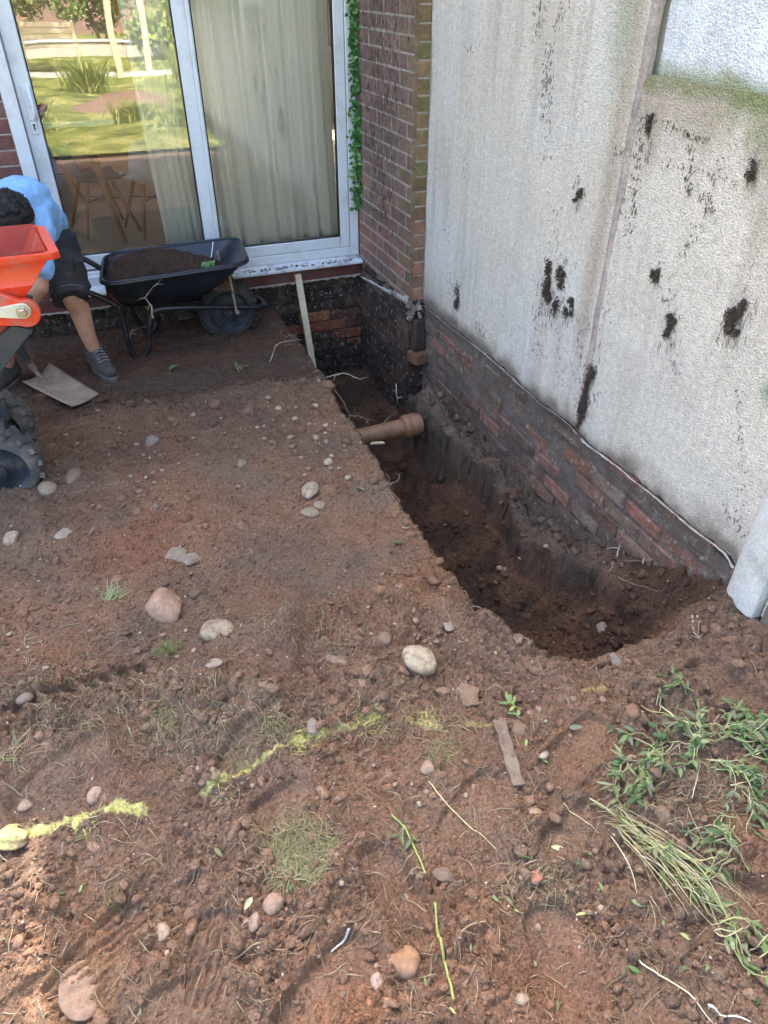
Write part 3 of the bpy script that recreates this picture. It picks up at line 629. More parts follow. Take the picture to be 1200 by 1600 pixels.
h_.bx(hx-.014, hx+.020, yy-.010, yy+.002, 1.175, 1.335); h_.tube([(hx, yy-.01, 1.265), (hx+.01, yy-.028, 1.245)], [.008, .006], 8)
h_.lathe([(0, -.012), (.014, -.012), (.016, -.008), (.016, .002)], 20, (hx+.002, yy, 1.15), 'Y')
h_.bx(hx-.014, hx+.018, yy-.009, yy+.002, 1.11, 1.17)
hb(h_).build('handle', M['upvc'], dobj, bevel=.002)
k_ = MB(); k_.lathe([(0, -.0145), (.006, -.0145), (.006, -.010)], 14, (hx+.002, yy, 1.153), 'Y'); k_.bx(hx-.001, hx+.005, yy-.0145, yy-.010, 1.128, 1.15); hb(k_).build('keyhole', M['gasket'], dobj, smooth=False)
s_ = MB(); s_.prism([(BY-.085, .252), (BY-.085, .268), (BY-.012, .283), (BY-.012, .291), (BY+.058, .291), (BY+.058, .252)], -.34, 1.607, 'X')
hb(s_).build('sill', M['sillw'], house, bevel=.003)
s_ = MB(); s_.bx(-3, PX-.001, BY-.035, BY-.001, .158, .2515); hb(s_).build('sill_board', M['redpaint'], house, bevel=.006)
m_ = MB(); P = np.zeros((420, 5, 3))
for i, x in enumerate(np.linspace(-.6, PX-.002, 420)):
    a = vn(np.array([x*26]), np.array([1.]))[0]; b = vn(np.array([x*60]), np.array([4.]))[0]
    for k in range(5): t = k/4; c3 = fbm(np.array([x*30]), np.array([2.]), 1, 4, 3)[0]; P[i, k] = (x, BY-.036-.010*math.sin(math.pi*t)*(.3+c3), .168-.020*t*(c3*1.6)+.003*b)
hb(m_.grid(P)).build('mortar_bed', M['mortar'], house)
# ================================================================== GARAGE / RENDERED WALL
garage = thing('garage', 'pale roughcast rendered outbuilding wall running along the right of the trench', 'outbuilding', (WX, 2.4, 0))
def gb(mb): return mb.shift((-WX, -2.4, 0))
EP = [(666, 477), (700, 505), (745, 540), (787, 574), (847, 629), (880, 652), (897, 668), (920, 693), (970, 728), (1017, 766), (1080, 818), (1136, 862), (1150, 885)]
_ep = sorted([(atX(a, b, WX)[1], atX(a, b, WX)[2]) for a, b in EP])
def zbot(y): return np.interp(y, [p[0] for p in _ep], [p[1] for p in _ep])
def wallcol(Y, Z, part):
    c = np.zeros(Y.shape+(3,)); c[:] = (.69, .635, .545)
    n = fbm(Y, Z, 3, 4, 401); n2 = fbm(Y, Z, 11, 4, 402); sv = fbm(Y, Z*.12, 16, 4, 403)
    def mx(col, t): nonlocal c; t = np.clip(t, 0, 1)[..., None]; c = c*(1-t)+np.asarray(col)*t
    if part == 'upper':
        c[:] = (.74, .77, .80); mx((.30, .31, .17), sst(1.60, 1.55, Z+(n2-.5)*.08)*.9); mx((.5, .5, .5), sst(.5, .7, n)*.3); return c
    mx((.69, .68, .64), sst(.45, .7, n)*.5)
    mx((.50, .44, .37), sst(.5, .75, sv)*.40)
    if part == 'left':
        mx((.44, .36, .28), np.exp(-((Y-2.235)/.05)**2)*sst(.5, .9, Z+(n-.5)*.5)*.75)
        mx((.33, .36, .24), np.exp(-((Y-2.30)/.07)**2)*sst(1.3, 1.7, Z)*.6)
        mx((.38, .33, .27), sst(3.3, 3.75, Y)*sst(.5, .3, Z)*.6)
    else:
        mx((.42, .355, .28), sst(1.10, 1.50, Z+(n-.5)*.55+(sv-.5)*.5)*.85)
        mx((.25, .26, .14), sst(1.49, 1.53, Z+(n2-.5)*.07)*.95); mx((.22, .27, .12), sst(1.40, 1.48, Z+(n2-.5)*.16)*sst(1.9, 1.6, Y)*.45)
        mx((.25, .36, .22), np.exp(-((Y-1.33)**2+(Z-.835)**2)/.030**2)*1.1*(.5+n2))
        mx((.58, .49, .40), sst(.52, .72, n)*.35)
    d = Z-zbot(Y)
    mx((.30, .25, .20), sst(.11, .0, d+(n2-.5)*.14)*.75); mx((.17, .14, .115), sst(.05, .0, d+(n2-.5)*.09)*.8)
    return c
def panel(name, y0, y1, z0f, z1, x, part, lab, st=.014, back=.05):
    ny = int((y1-y0)/st)+1; nz = int((z1-.2)/st)+1; ys = np.linspace(y0, y1, ny); P = np.zeros((ny, nz+2, 3))
    for i, y in enumerate(ys):
        zb = (zbot(y)+(vn(np.array([y*40]), np.array([2.]))[0]-.5)*.014) if z0f is None else z0f
        zz = np.linspace(zb, z1, nz); P[i, 1:-1, 1] = y; P[i, 1:-1, 2] = zz
        P[i, 1:-1, 0] = x+(fbm(np.full(nz, y), zz, 5, 4, 410)-.5)*.012
        P[i, 0] = (x+back, y, zb+.004); P[i, -1] = (x+back, y, z1)
    C_ = wallcol(P[..., 1], P[..., 2], part); C_[:, 0] *= .5
    if part != 'upper': C_[:, -1] = (.20, .22, .10)
    mb = MB(); mb.grid(P, C_)
    for i in (0, -1):
        e = P[i, 1:-1]; b = e.copy(); b[:, 0] = x+back; mb.grid(np.stack([e, b]), np.tile(C_[i, 1:-1], (2, 1, 1)))
    o = gb(mb).build(name, M['render'], garage, angle=50); o['label'] = lab
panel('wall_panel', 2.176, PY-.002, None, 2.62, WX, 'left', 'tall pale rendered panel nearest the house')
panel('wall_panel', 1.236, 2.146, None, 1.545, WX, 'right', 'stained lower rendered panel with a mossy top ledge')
panel('wall_panel', 1.236, 2.130, 1.50, 2.62, WX+.032, 'upper', 'bright set-back rendered panel above the mossy ledge')
m_ = MB(); n = 90; P = np.zeros((n, 6, 3))
for i, z in enumerate(np.linspace(.30, 2.62, n)):
    wv = (vn(np.array([z*9]), np.array([7.]))[0]-.5)*.008; hw = .016 + .004*vn(np.array([z*20]), np.array([1.]))[0]
    for k, (t, d) in enumerate(((-1, .02), (-1, -.001), (-.4, -.007), (.4, -.007), (1, -.001), (1, .02))): P[i, k] = (WX+d, 2.161+wv+t*hw, z)
o = gb(m_.col((.40, .33, .30)).grid(P)).build('joint_fillet', M['brick'], garage, angle=60); o['label'] = 'pinkish mortar fillet covering the upright joint'
m_ = MB(); m_.bx(WX+.045, WX+.25, -3, PY, -.6, 2.62); m_.bx(WX+.25, 5.5, -3, -2.8, -.6, 2.62); m_.bx(5.3, 5.5, -2.8, PY, -.6, 2.62)
gb(m_).build('wall_core', M['plaster'], garage, smooth=False)
m_ = MB(); m_.bx(WX-.04, 5.6, -3.05, PY, 2.622, 2.75); gb(m_).build('roof', M['greymetal'], garage, smooth=False, bevel=.01)
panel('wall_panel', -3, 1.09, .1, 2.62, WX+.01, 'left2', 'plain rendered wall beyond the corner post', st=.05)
def footc(u, z, rn):
    y = PY-u
    c = rn.choice([(.25, .145, .105), (.28, .15, .105), (.22, .14, .105), (.30, .145, .10), (.19, .135, .105), (.24, .165, .13)])
    if y > 3.2: c = rn.choice([(.24, .15, .12), (.20, .14, .11), (.28, .15, .11)])
    return cj(c, rn, .2)
m_ = brickwork(MB(), (WX+.012, PY, 0), (0, -1, 0), (-1, 0, 0), 2.42, -.36, .195, footc, seed=21, jit=.009, out=.004, chips=.06, j=.013, bl=.22)
brickwork(m_, (WX+.014, PY, 0), (0, -1, 0), (-1, 0, 0), 2.42, .215, .262, footc, seed=22, jit=.007, out=.004, ch=.05)
m_.col((.19, .15, .125)); m_.bx(WX+.0125, WX+.06, 1.24, PY, -.6, .235)
o = gb(m_).build('brick_footing', M['dirtybrick'], garage, smooth=False); o['label'] = 'rough brick footing laid bare under the render'
m_ = ragged(1.24, 2.12, lambda y: zbot(y)-.012, lambda y: .0005+.010*vn(np.array([y*7.]), np.array([1.]))[0]**1.5, WX, 260, 7, .008); gb(m_).build('mortar_bead', M['mortarw'], garage)
m_ = ragged(2.15, 3.76, lambda y: zbot(y)-.012, lambda y: .001+.018*vn(np.array([y*9.]), np.array([1.]))[0]**2, WX, 260, 17, .006); gb(m_).build('mortar_bead', M['mortard'], garage)
m_ = MB(); m_.prism([(WX-.012, 1.128), (WX-.012, 1.222), (WX-.002, 1.236), (WX+.10, 1.236), (WX+.10, 1.105), (WX-.002, 1.112)], .13, 2.62, 'Z')
o = gb(m_).build('corner_post', M['concrete'], garage, bevel=.004); o['label'] = 'pale pebble-finish corner post at the right edge'
m_ = MB(); m_.bx(WX+.012, WX+.1, .93, 1.100, .15, 2.62); gb(m_).build('corner_trim', M['concrete'], garage, bevel=.006)
# ================================================================== ROOM BEHIND THE PANES
def curtain(name, x0, x1, z0, z1, y, mat, label, pl=9, amp=.035, lean=0, loc=None, seed=0, kind='curtain'):
    n = int((x1-x0)/.006)+2; m = 46; P = np.zeros((n, m, 3))
    for i, t in enumerate(np.linspace(0, 1, n)):
        for k, s in enumerate(np.linspace(0, 1, m)):
            ph = t*pl*6.283+1.6*math.sin(t*7+seed)+.5*math.sin(s*3+t*9)
            sp = .35+.65*s**.7
            x = x0+(x1-x0)*t+lean*(s-.0)**2*(1-abs(2*t-1)*.3)+.010*math.cos(ph)*s
            P[i, k] = (x, y+amp*sp*math.sin(ph)+.012*math.sin(ph*2.3+s*2)+.02*math.sin(t*5+s*4), z1+(z0-z1)*s+.006*math.sin(ph))
    c = ((x0+x1)/2, y, z0); mb = MB().grid(P).shift((-c[0], -c[1], -c[2]))
    o = mb.build(name, mat, None, solid=.003, angle=180); o.location = c; return tag(o, label, kind)
curtain('curtain', .70, 1.50, .36, 2.35, BY+.17, M['curtain'], 'long pale green curtain hanging drawn behind the right door leaf', 6.5, .036, .05)
curtain('curtain', .36, .66, .36, 2.35, BY+.22, M['curtain'], 'narrow bunched pale curtain behind the left door leaf beside the middle frame', 5, .03, .04, seed=3)
curtain('curtain', .37, .50, 1.30, 2.35, BY+.75, M['orangecloth'], 'orange cloth hanging high up in the room behind the left pane', 3, .02, .02, seed=5, kind='cloth')
def dining_chair(loc, rz, shell, label):
    t = thing('dining_chair', label, 'chair', loc, rz, None)
    P = np.zeros((17, 15, 3))
    prof = [(.21, .45), (.16, .435), (.08, .43), (0, .43), (-.08, .435), (-.14, .45), (-.18, .49), (-.205, .55), (-.22, .62), (-.235, .69), (-.25, .76), (-.262, .81), (-.268, .83)]
    pr = smooth_path([(0, a, b) for a, b in prof], 1)
    pr = [pr[min(int(i*(len(pr)-1)/16+.5), len(pr)-1)] for i in range(17)]
    for i, p in enumerate(pr):
        s = i/16; wd = .215 if s < .55 else .215-.06*((s-.55)/.45)**2
        if s < .08: wd = .19
        for k in range(15):
            u = -1+2*k/14; P[i, k] = (u*wd, p.y+(.05*abs(u)**2.5 if s > .45 else 0), p.z+(.06*abs(u)**3 if s <= .55 else .0)-(.03*u*u if s > .9 else 0))
    MB().grid(P).build('seat_shell', shell, t, solid=.012, sub=1, angle=180)
    for (a, b) in ((-1, -1), (1, -1), (1, 1), (-1, 1)):
        MB().tube([(a*.10, b*.10, .43), (a*.21, b*.22, 0)], [.017, .011], 10).build('leg', M['oak'], t)
    MB().tube([(-.14, -.14, .29), (.14, .14, .29)], .005, 6).tube([(.14, -.14, .285), (-.14, .14, .285)], .005, 6).build('wire_brace', M['gasket'], t)
    t.scale = (.86, .86, .76)
    return t
fl = .33
def onfloor(px, py): p = atz(px, py, fl); return (p[0], p[1], fl)
c1_ = atz(168, 366, fl); c2_ = atz(248, 366, fl)
dining_chair((c1_[0], c1_[1]+.12, fl), R(-75), M['shellg'], 'grey bucket dining chair seen through the left pane')
dining_chair((c2_[0]+.02, c2_[1]+.12, fl), R(15), M['shellw'], 'white bucket dining chair seen through the left pane by the curtain')
dining_chair((c1_[0]-.35, c1_[1]+1.0, fl), R(-60), M['shellg'], 'grey dining chair farther back under the table')
tl_ = atz(197, 380, fl)
t = thing('dining_table', 'dining table with slanting oak legs behind the left pane', 'table', (tl_[0]-.42, tl_[1]+.56, fl))
MB().box((0, 0, .735), (1.0, 1.25, .03)).build('tabletop', M['shellw'], t, bevel=.01)
for a, b in ((-1, -1), (1, -1), (1, 1), (-1, 1)):
    MB().tube([(a*.30, b*.42, .715), (a*.42, b*.56, 0)], [.030, .019], 10, flat=.8).build('leg', M['oak'], t)
tb_ = thing('books', 'stack of papers and books lying on the dining table', 'books', (tl_[0]-.45, tl_[1]+.35, fl+.752))
for k, (w1, c_) in enumerate(((.30, 'shellg'), (.26, 'plaster'), (.24, 'orangein'))):
    MB().box((0, .0, .012+.026*k), (w1, .21, .022), rotz(.15*k)).build('book', M[c_], tb_, bevel=.002)
# ================================================================== WHEELBARROW
bt = thing('wheelbarrow', 'black wheelbarrow heaped with dark soil below the patio door', 'wheelbarrow', (.35, 4.27, 0))
def bb(mb): return mb.shift((-.35, -4.27, 0))
def rrect(c4, z4, r, n=6):
    """rounded quad loop through four corners"""
    out = []; c4 = [Vector((*p, z)) for p, z in zip(c4, z4)]
    for i, p in enumerate(c4):
        a = (c4[i-1]-p); b = (c4[(i+1) % 4]-p); ra = min(r, a.length*.48); rb_ = min(r, b.length*.48); A = p+a.normalized()*ra; B = p+b.normalized()*rb_
        for k in range(n+1): t_ = k/n; out.append(A*(1-t_)**2+p*2*t_*(1-t_)+B*t_*t_)
    return out
rim = rrect([(-.045, 4.015), (.745, 4.015), (.80, 4.535), (.01, 4.535)], [.492, .515, .51, .492], .11)
lip = rrect([(-.057, 4.003), (.757, 4.003), (.812, 4.547), (-.002, 4.547)], [.480, .503, .498, .48], .115)
mid = rrect([(-.01, 4.065), (.62, 4.065), (.66, 4.485), (.03, 4.485)], [.41, .40, .40, .41], .10)
bot = rrect([(.03, 4.11), (.47, 4.12), (.48, 4.43), (.06, 4.43)], [.325, .30, .30, .325], .07)
P = np.array([[tuple(p) for p in L]+[tuple(L[0])] for L in (lip, rim, mid, bot)])
mb = MB().grid(P); mb.add([tuple(p) for p in bot], [tuple(range(len(bot)))])
bb(mb).build('tray', M['tray'], bt, solid=.004, angle=60)
L = rim+[rim[0]]; bb(MB().tube(L, .0075, 8, cap=False)).build('rim_roll', M['tray'], bt)
for s, yy, nm in ((-1, 4.13, 'near'), (1, 4.43, 'far')):
    hd = atY(124, 452, 4.13) if s < 0 else atY(116, 398, 4.43); el = atY(181, 476, 4.13)
    if s < 0: pts = [(hd[0]-.24, yy-.02, hd[2]+.10), (hd[0], yy, hd[2]), (el[0]-.01, yy, el[2]+.005), (el[0]+.015, yy, el[2]-.05), (.030, yy-.01, .12), (.050, yy-.012, .03), (.09, yy-.012, .02), (.135, yy-.01, .07), (.165, yy-.005, .19), (.19, yy, .255), (.235, yy, .278), (.40, yy, .265), (.62, 4.16, .225), (.80, 4.19, .19), (.845, 4.22, .183), (.86, 4.28, .18)]
    else: pts = [(hd[0]-.24, yy+.02, hd[2]+.08), (hd[0], yy, hd[2]), (.02, yy, .40), (.05, yy, .33), (.085, yy, .20), (.12, yy+.01, .09), (.17, yy+.012, .04), (.215, yy+.01, .06), (.235, yy, .16), (.25, yy, .255), (.285, yy, .278), (.42, yy, .265), (.62, 4.40, .225), (.80, 4.37, .19), (.845, 4.34, .183), (.86, 4.28, .18)]
    bb(MB().tube(smooth_path(pts, 7), .0155, 12)).build('frame_tube', M['blackmetal'], bt)
bb(MB().tube([(.30, 4.13, .27), (.30, 4.43, .27)], .012, 10)).build('cross_bar', M['blackmetal'], bt); bb(MB().tube([(.07, 4.13, .31), (.09, 4.43, .31)], .012, 10)).build('cross_bar', M['blackmetal'], bt)
for yy in (4.135, 4.42):
    bb(MB().tube([(.665, yy, .20), (.645, yy-.02*(1 if yy < 4.3 else -1), .47)], .007, 8).lathe([(0, -.014), (.010, -.014), (.012, -.006), (.012, .01)], 10, (.668, yy+(-.01 if yy < 4.3 else .02), .203), 'Y')).build('stay', M['galv'], bt)
bb(MB().tube([(.640, 4.52, .50), (.60, 4.46, .40)], .005, 8)).build('tray_bolt_strip', M['steel'], bt)
def wheel(root, c, Rr, wd, shift, tmat='tyre', tyre_name='tyre', lugs=26, lugd=.010, rimmat='rimblue', face=-1, deep=.02, spokes=True):
    t_ = MB(); n = 56; r0 = Rr*.70
    prof = []
    for k in range(15):
        a = math.pi*(k/14); prof.append((r0+(Rr-r0)*math.sin(a)**.6, -wd/2*math.cos(a)*(1.0)))
    prof += [(r0-.004, wd/2*.8), (r0-.004, -wd/2*.8), (r0, -wd/2)]
    t_.lathe(prof, n, c, 'Y')
    for k in range(lugs):
        for sgn in (-1, 1):
            a = 2*math.pi*(k+(.5 if sgn > 0 else 0))/lugs
            m = Matrix.Rotation(-a, 3, 'Y') @ Matrix.Rotation(sgn*.55, 3, 'X')
            p = Vector((math.cos(a)*(Rr-lugd*.45), sgn*wd*.26, math.sin(a)*(Rr-lugd*.45)))+Vector(c)
            t_.box(p, (lugd*1.6, wd*.46, 2*math.pi*Rr/lugs*.36), m, .9)
    T_ = shift(t_).build(tyre_name, M[tmat], root, bevel=0, angle=45)
    r_ = MB(); y0_ = face*wd/2; q = -face
    r_.lathe([(r0, y0_), (r0-.003, y0_+q*.004), (r0*.90, y0_+q*.010), (r0*.86, y0_+q*deep), (r0*.55, y0_+q*(deep+.006)), (r0*.34, y0_+q*(deep-.004)), (r0*.30, y0_+q*(deep-.022)), (r0*.10, y0_+q*(deep-.026)), (0.001, y0_+q*(deep-.026))], 40, c, 'Y')
    if spokes:
        for k in range(8):
            a = 2*math.pi*k/8+.2; m = Matrix.Rotation(-a, 3, 'Y')
            r_.box(Vector((math.cos(a)*r0*.60, y0_+q*(deep-.004), math.sin(a)*r0*.60))+Vector(c), (r0*.50, .014, .012), m)
    r_.lathe([(r0*.9, -y0_), (r0*.8, -y0_-q*deep), (.001, -y0_-q*deep)], 24, c, 'Y')
    shift(r_).build('rim', M[rimmat], T_ if False else root, angle=40)
    h = MB().lathe([(.001, y0_+q*(deep-.036)), (.008, y0_+q*(deep-.036)), (.011, y0_+q*(deep-.030)), (.011, y0_+q*deep)], 16, c, 'Y'); shift(h).build('axle_nut', M['steel'], root)
wt = MB()
wheel(bt, (.640, 4.285, .165), .176, .085, bb, tmat='tyredark')
# load
def heapmesh(fn, x0, x1, y0, y1, n, m):
    X_ = np.linspace(x0, x1, n); Y_ = np.linspace(y0, y1, m); A, B = np.meshgrid(X_, Y_, indexing='ij'); Z_ = fn(A, B); return np.stack([A, B, Z_], -1)
def loadfn(A, B):
    u = (A-.30)/.42; v = (B-4.275)/.26
    h = .40+.135*np.clip(1-(np.abs(u+.12)**1.7)-.55*v*v, -.4, 1)
    c1, _ = cell(A, B, 40, 501); c2, _ = cell(A, B, 90, 502)
    return h+(fbm(A, B, 9, 4, 503)-.5)*.06+.012*c1+.006*c2
P = heapmesh(loadfn, -.025, .69, 4.055, 4.50, 130, 90); C_ = np.zeros(P.shape)+np.array((.082, .050, .036)); C_ *= (.7+.6*fbm(P[..., 0], P[..., 1], 14, 3, 504))[..., None]
edge = np.minimum(np.minimum(P[..., 0]+.025, .69-P[..., 0]), np.minimum(P[..., 1]-4.055, 4.5-P[..., 1])); P[..., 2] -= .05*sst(.05, 0, edge)
# keep inside the tray, whose sides slope inwards
yc = (P[..., 1]-4.275); P[..., 1] = 4.275+yc*np.clip(.72+.9*(P[..., 2]-.30), .7, .97)
ld = MB().grid(P, C_).shift((-.30, -4.275, -.33)).build('soil_heap', M['clod'], None, angle=180); ld.location = (.30, 4.275, .33)
tag(ld, 'heap of dark dug soil filling the black wheelbarrow', 'soil')
# ================================================================== PLANT PIECES
def leaf(mb, base, d, up, L, W_, col, curl=.15, fold=.15, n=5):
    d = Vector(d).normalized(); up = Vector(up); s = d.cross(up)
    if s.length < 1e-3: s = Vector((1, 0, 0))
    s.normalize(); up = s.cross(d); b = Vector(base); V = []; F = []
    for i in range(n+1):
        t_ = i/n; wv = W_*.5*math.sin(math.pi*min(1, t_*.93+.05))**.8*(1-.25*t_) if 0 < i < n else W_*.04
        c = b+d*(L*t_)+up*(-curl*L*t_*t_+.3*curl*L*t_)
        V += [c-s*wv+up*fold*wv, c-up*0, c+s*wv+up*fold*wv]
    for i in range(n):
        a = 3*i; F += [(a, a+1, a+4, a+3), (a+1, a+2, a+5, a+4)]
    k = random.uniform(.8, 1.2); cc = (col[0]*k, col[1]*k, col[2]*k)
    mb.col(cc).add(V, F); return mb
GREEN = [(.10, .18, .06), (.14, .22, .08), (.07, .13, .05), (.18, .26, .11), (.27, .32, .17), (.13, .18, .09), (.22, .22, .11), (.16, .20, .13)]
STRAW = [(.48, .44, .26), (.36, .38, .17), (.56, .52, .36), (.26, .31, .12), (.50, .42, .26), (.32, .25, .15)]
def gz(x, y): return hz(x, y)
def snap(pts, lift=.006):
    return [Vector((p[0], p[1], max(p[2], gz(p[0], p[1])+lift))) for p in pts]
def centre(mb):
    a = np.array(mb.v); c = a.mean(0); c[2] = a[:, 2].min(); mb.shift((-c[0], -c[1], -c[2])); return tuple(c)
def place(mb, name, mat, label, cat, group=None, **k):
    c = centre(mb); o = mb.build(name, mat, None, **k); o.location = c; return tag(o, label, cat, group)
def pulled_weed(px, py, ang, L, nl, label, leafL=.035, group=None, spread=.5, cols=GREEN, name='pulled_weed'):
    g0 = G(px, py); t_ = thing(name, label, 'weed', g0, 0, group)
    st = MB(); lf = MB()
    for sidx in range(6 if L > .1 else 2):
        a = ang+random.uniform(-spread, spread); p = Vector((g0.x+random.uniform(-.02, .02), g0.y+random.uniform(-.02, .02), 0)); pts = []
        Ls = L*random.uniform(.7, 1.1)
        for i in range(9):
            q = i/8; x = p.x+math.cos(a+.5*math.sin(q*3+sidx))*Ls*q; y = p.y+math.sin(a+.5*math.sin(q*3+sidx))*Ls*q
            pts.append(Vector((x, y, gz(x, y)+.008+.02*math.sin(q*3.1)*random.uniform(.4, 1.2))))
        st.col(random.choice([(.30, .34, .14), (.42, .42, .2), (.5, .46, .28)])); st.tube([v-g0 for v in pts], [.0015*(1-.6*i/8) for i in range(9)], 5)
        for j in range(int(nl*.20 if L > .1 else nl*.5)):
            q = random.uniform(.15, 1); i = min(int(q*8), 7); b = pts[i].lerp(pts[i+1], q*8-i); aa = a+random.choice((-1, 1))*random.uniform(.2, 1.3)
            leaf(lf, b-g0, (math.cos(aa), math.sin(aa), random.uniform(-.15, .45)), (random.uniform(-.4, .4), random.uniform(-.4, .4), 1), leafL*random.uniform(.45, 1.25), leafL*random.uniform(.13, .42), random.choice(cols), random.uniform(-.1, .5), random.uniform(0, .5))
    st.build('stem', M['root'], t_); lf.build('leaf_blades', M['leaf'], t_, angle=180); return t_
def tuft(px, py, r, n, cols, label, Lb=.05, flat=.5, group=None, dirb=None):
    g0 = G(px, py); mb = MB()
    for i in range(n):
        a = random.uniform(0, 6.283) if dirb is None else dirb+random.gauss(0, .5); rr = r*math.sqrt(random.random())*.5
        q0 = random.uniform(0, 6.283); b = Vector((g0.x+rr*math.cos(q0), g0.y+rr*math.sin(q0), 0)); b.z = gz(b.x, b.y)-.003
        L_ = Lb*random.uniform(.5, 1.3); el = random.uniform(.1, 1.2)*(1-flat)+.15; w_ = random.uniform(.0007, .0016); pts = []
        for k in range(5):
            s = k/4; h_ = L_*s; zz = math.sin(el)*h_-flat*.9*h_*s*.6; x = b.x+math.cos(a+.6*s*math.sin(i))*math.cos(el)*h_; y = b.y+math.sin(a+.6*s*math.sin(i))*math.cos(el)*h_
            pts.append(Vector((x, y, max(b.z+zz, gz(x, y)+.001) if k in (2, 4) else b.z+zz)))
        sd_ = Vector((-math.sin(a), math.cos(a), 0)); V = []
        for k, p in enumerate(pts): V += [p-sd_*w_*(1-.8*k/4), p+sd_*w_*(1-.8*k/4)]
        mb.col(random.choice(cols)).add(V, [(2*k, 2*k+1, 2*k+3, 2*k+2) for k in range(4)])
    return place(mb, 'grass_tuft', M['leaf'], label, 'grass', group, angle=180)
# ================================================================== PERSON
def blob(mb, pts, rs, n=12):
    """tapered limb with round ends (merged by a voxel remesh)"""
    pts = [Vector(p) for p in pts]
    mb.tube(pts, rs, n)
    for p, r in zip(pts, rs):
        V = []; F = []
        for i in range(7):
            th = math.pi*i/6
            for k in range(n): q = 2*math.pi*k/n; V.append(p+Vector((math.sin(th)*math.cos(q), math.sin(th)*math.sin(q), math.cos(th)))*r)
        F = [(i*n+k, i*n+(k+1) % n, (i+1)*n+(k+1) % n, (i+1)*n+k) for i in range(6) for k in range(n)]
        mb.add(V, F)
def folds(o, size, strength):
    t_ = bpy.data.textures.new('folds', 'CLOUDS'); t_.noise_scale = size; t_.noise_depth = 3; m = o.modifiers.new('f', 'DISPLACE'); m.texture = t_; m.strength = strength; m.mid_level = .5; return o
def rem(o, vox=.009, it=6, fac=.6):
    m1 = o.modifiers.new('r', 'REMESH'); m1.mode = 'VOXEL'; m1.voxel_size = vox; m1.use_smooth_shade = True
    m2 = o.modifiers.new('sm', 'SMOOTH'); m2.iterations = it; m2.factor = fac; return o
V3 = lambda a: Vector(tuple(a))
J = dict(ankR=V3(atY(149, 550, 3.99)), kneeR=V3(atY(108, 458, 3.93)), hipR=V3(atY(88, 385, 4.12)), ankL=V3(atY(10, 575, 4.02)), kneeL=V3(atY(12, 478, 3.90)), hipL=V3(atY(42, 388, 4.14)),
         pel=V3(atY(66, 368, 4.15)), ch=V3(atY(36, 322, 3.99)), nk=V3(atY(24, 330, 3.86)), hd=V3(atY(13, 340, 3.74)), shR=V3(atY(60, 362, 3.86)), elR=V3(atY(62, 448, 3.78)), haR=V3(atY(14, 508, 3.90)), shL=V3(atY(-38, 350, 3.90)), elL=V3(atY(-62, 430, 3.86)), haL=V3(atY(-40, 500, 3.95)))
pr = thing('person', 'person in light blue shirt and charcoal shorts bending down with a shovel', 'person', (J['pel'].x, 4.05, 0))
po = Vector((J['pel'].x, 4.05, 0)); ps = lambda mb: mb.shift(-po)
b_ = MB()
blob(b_, [J['hipR'], J['hipR'].lerp(J['kneeR'], .5), J['kneeR']], [.085, .076, .055]); blob(b_, [J['kneeR'], J['kneeR'].lerp(J['ankR'], .3)+Vector((.012, .02, 0)), J['kneeR'].lerp(J['ankR'], .7), J['ankR'], J['ankR']+Vector((.01, 0, -.05))], [.052, .056, .042, .034, .036])
blob(b_, [J['hipL'], J['kneeL']], [.085, .055]); blob(b_, [J['kneeL'], J['kneeL'].lerp(J['ankL'], .3), J['ankL']], [.052, .057, .035])
blob(b_, [J['pel'], J['ch'], J['nk']], [.12, .12, .07]); blob(b_, [J['nk'], J['hd']], [.055, .06])
blob(b_, [J['shR'], J['elR']], [.052, .042]); blob(b_, [J['elR'], J['elR'].lerp(J['haR'], .35), J['haR']], [.042, .042, .028]); blob(b_, [J['shL'], J['elL'], J['haL']], [.052, .042, .028])
hd = J['hd']; fd = Vector((-.25, -.45, -.86)).normalized()     # the face looks down to the shovel
hs = MB(); u_ = fd.cross(Vector((1, 0, 0))).normalized(); blob(b_, [hd, hd+fd*.035], [.092, .078]); blob(b_, [hd+fd*.08, hd+fd*.10], [.02, .012])
sx = u_.cross(fd).normalized()
for s in (-1, 1): blob(b_, [hd+sx*s*.086, hd+sx*s*.092+u_*.012], [.020, .012])
def hand(mb, w, d, pn):
    d = d.normalized(); s = d.cross(pn).normalized(); blob(mb, [w, w+d*.05], [.026, .032])
    for k in range(4):
        r0_ = w+d*.075+s*(.026-.0175*k)
        L_ = (.032, .036, .034, .027)[k]; a = r0_+d*L_*.8+pn*L_*.3; c = a+pn*L_*.8-d*.004; e = c+pn*L_*.3-d*L_*.6
        blob(mb, [r0_, a, c, e], [.0098, .0092, .0086, .0075], 8)
    th = w+d*.02+s*.03; blob(mb, [th, th+s*.02+pn*.02+d*.02, th+s*.012+pn*.05+d*.035], [.012, .0105, .0085], 8)
hand(b_, J['haR'], (J['haR']-J['elR']), Vector((-.1, -.6, -.5)).normalized()); hand(b_, J['haL'], (J['haL']-J['elL']), Vector((.1, -.6, -.5)).normalized())
rem(ps(b_).build('body', M['skin'], pr), .007, 4, .5)
h_ = MB(); blob(h_, [hd-fd*.022, hd-fd*.005], [.100, .101]); 
for k in range(260):
    v = Vector((random.gauss(0, 1), random.gauss(0, 1), random.gauss(0, 1))).normalized()
    if v.dot(fd) > .35: continue
    p = hd-fd*.012+v*.096; blob(h_, [p, p+v*.006+Vector((random.uniform(-.01, .01),)*3)], [.012, .006], 6)
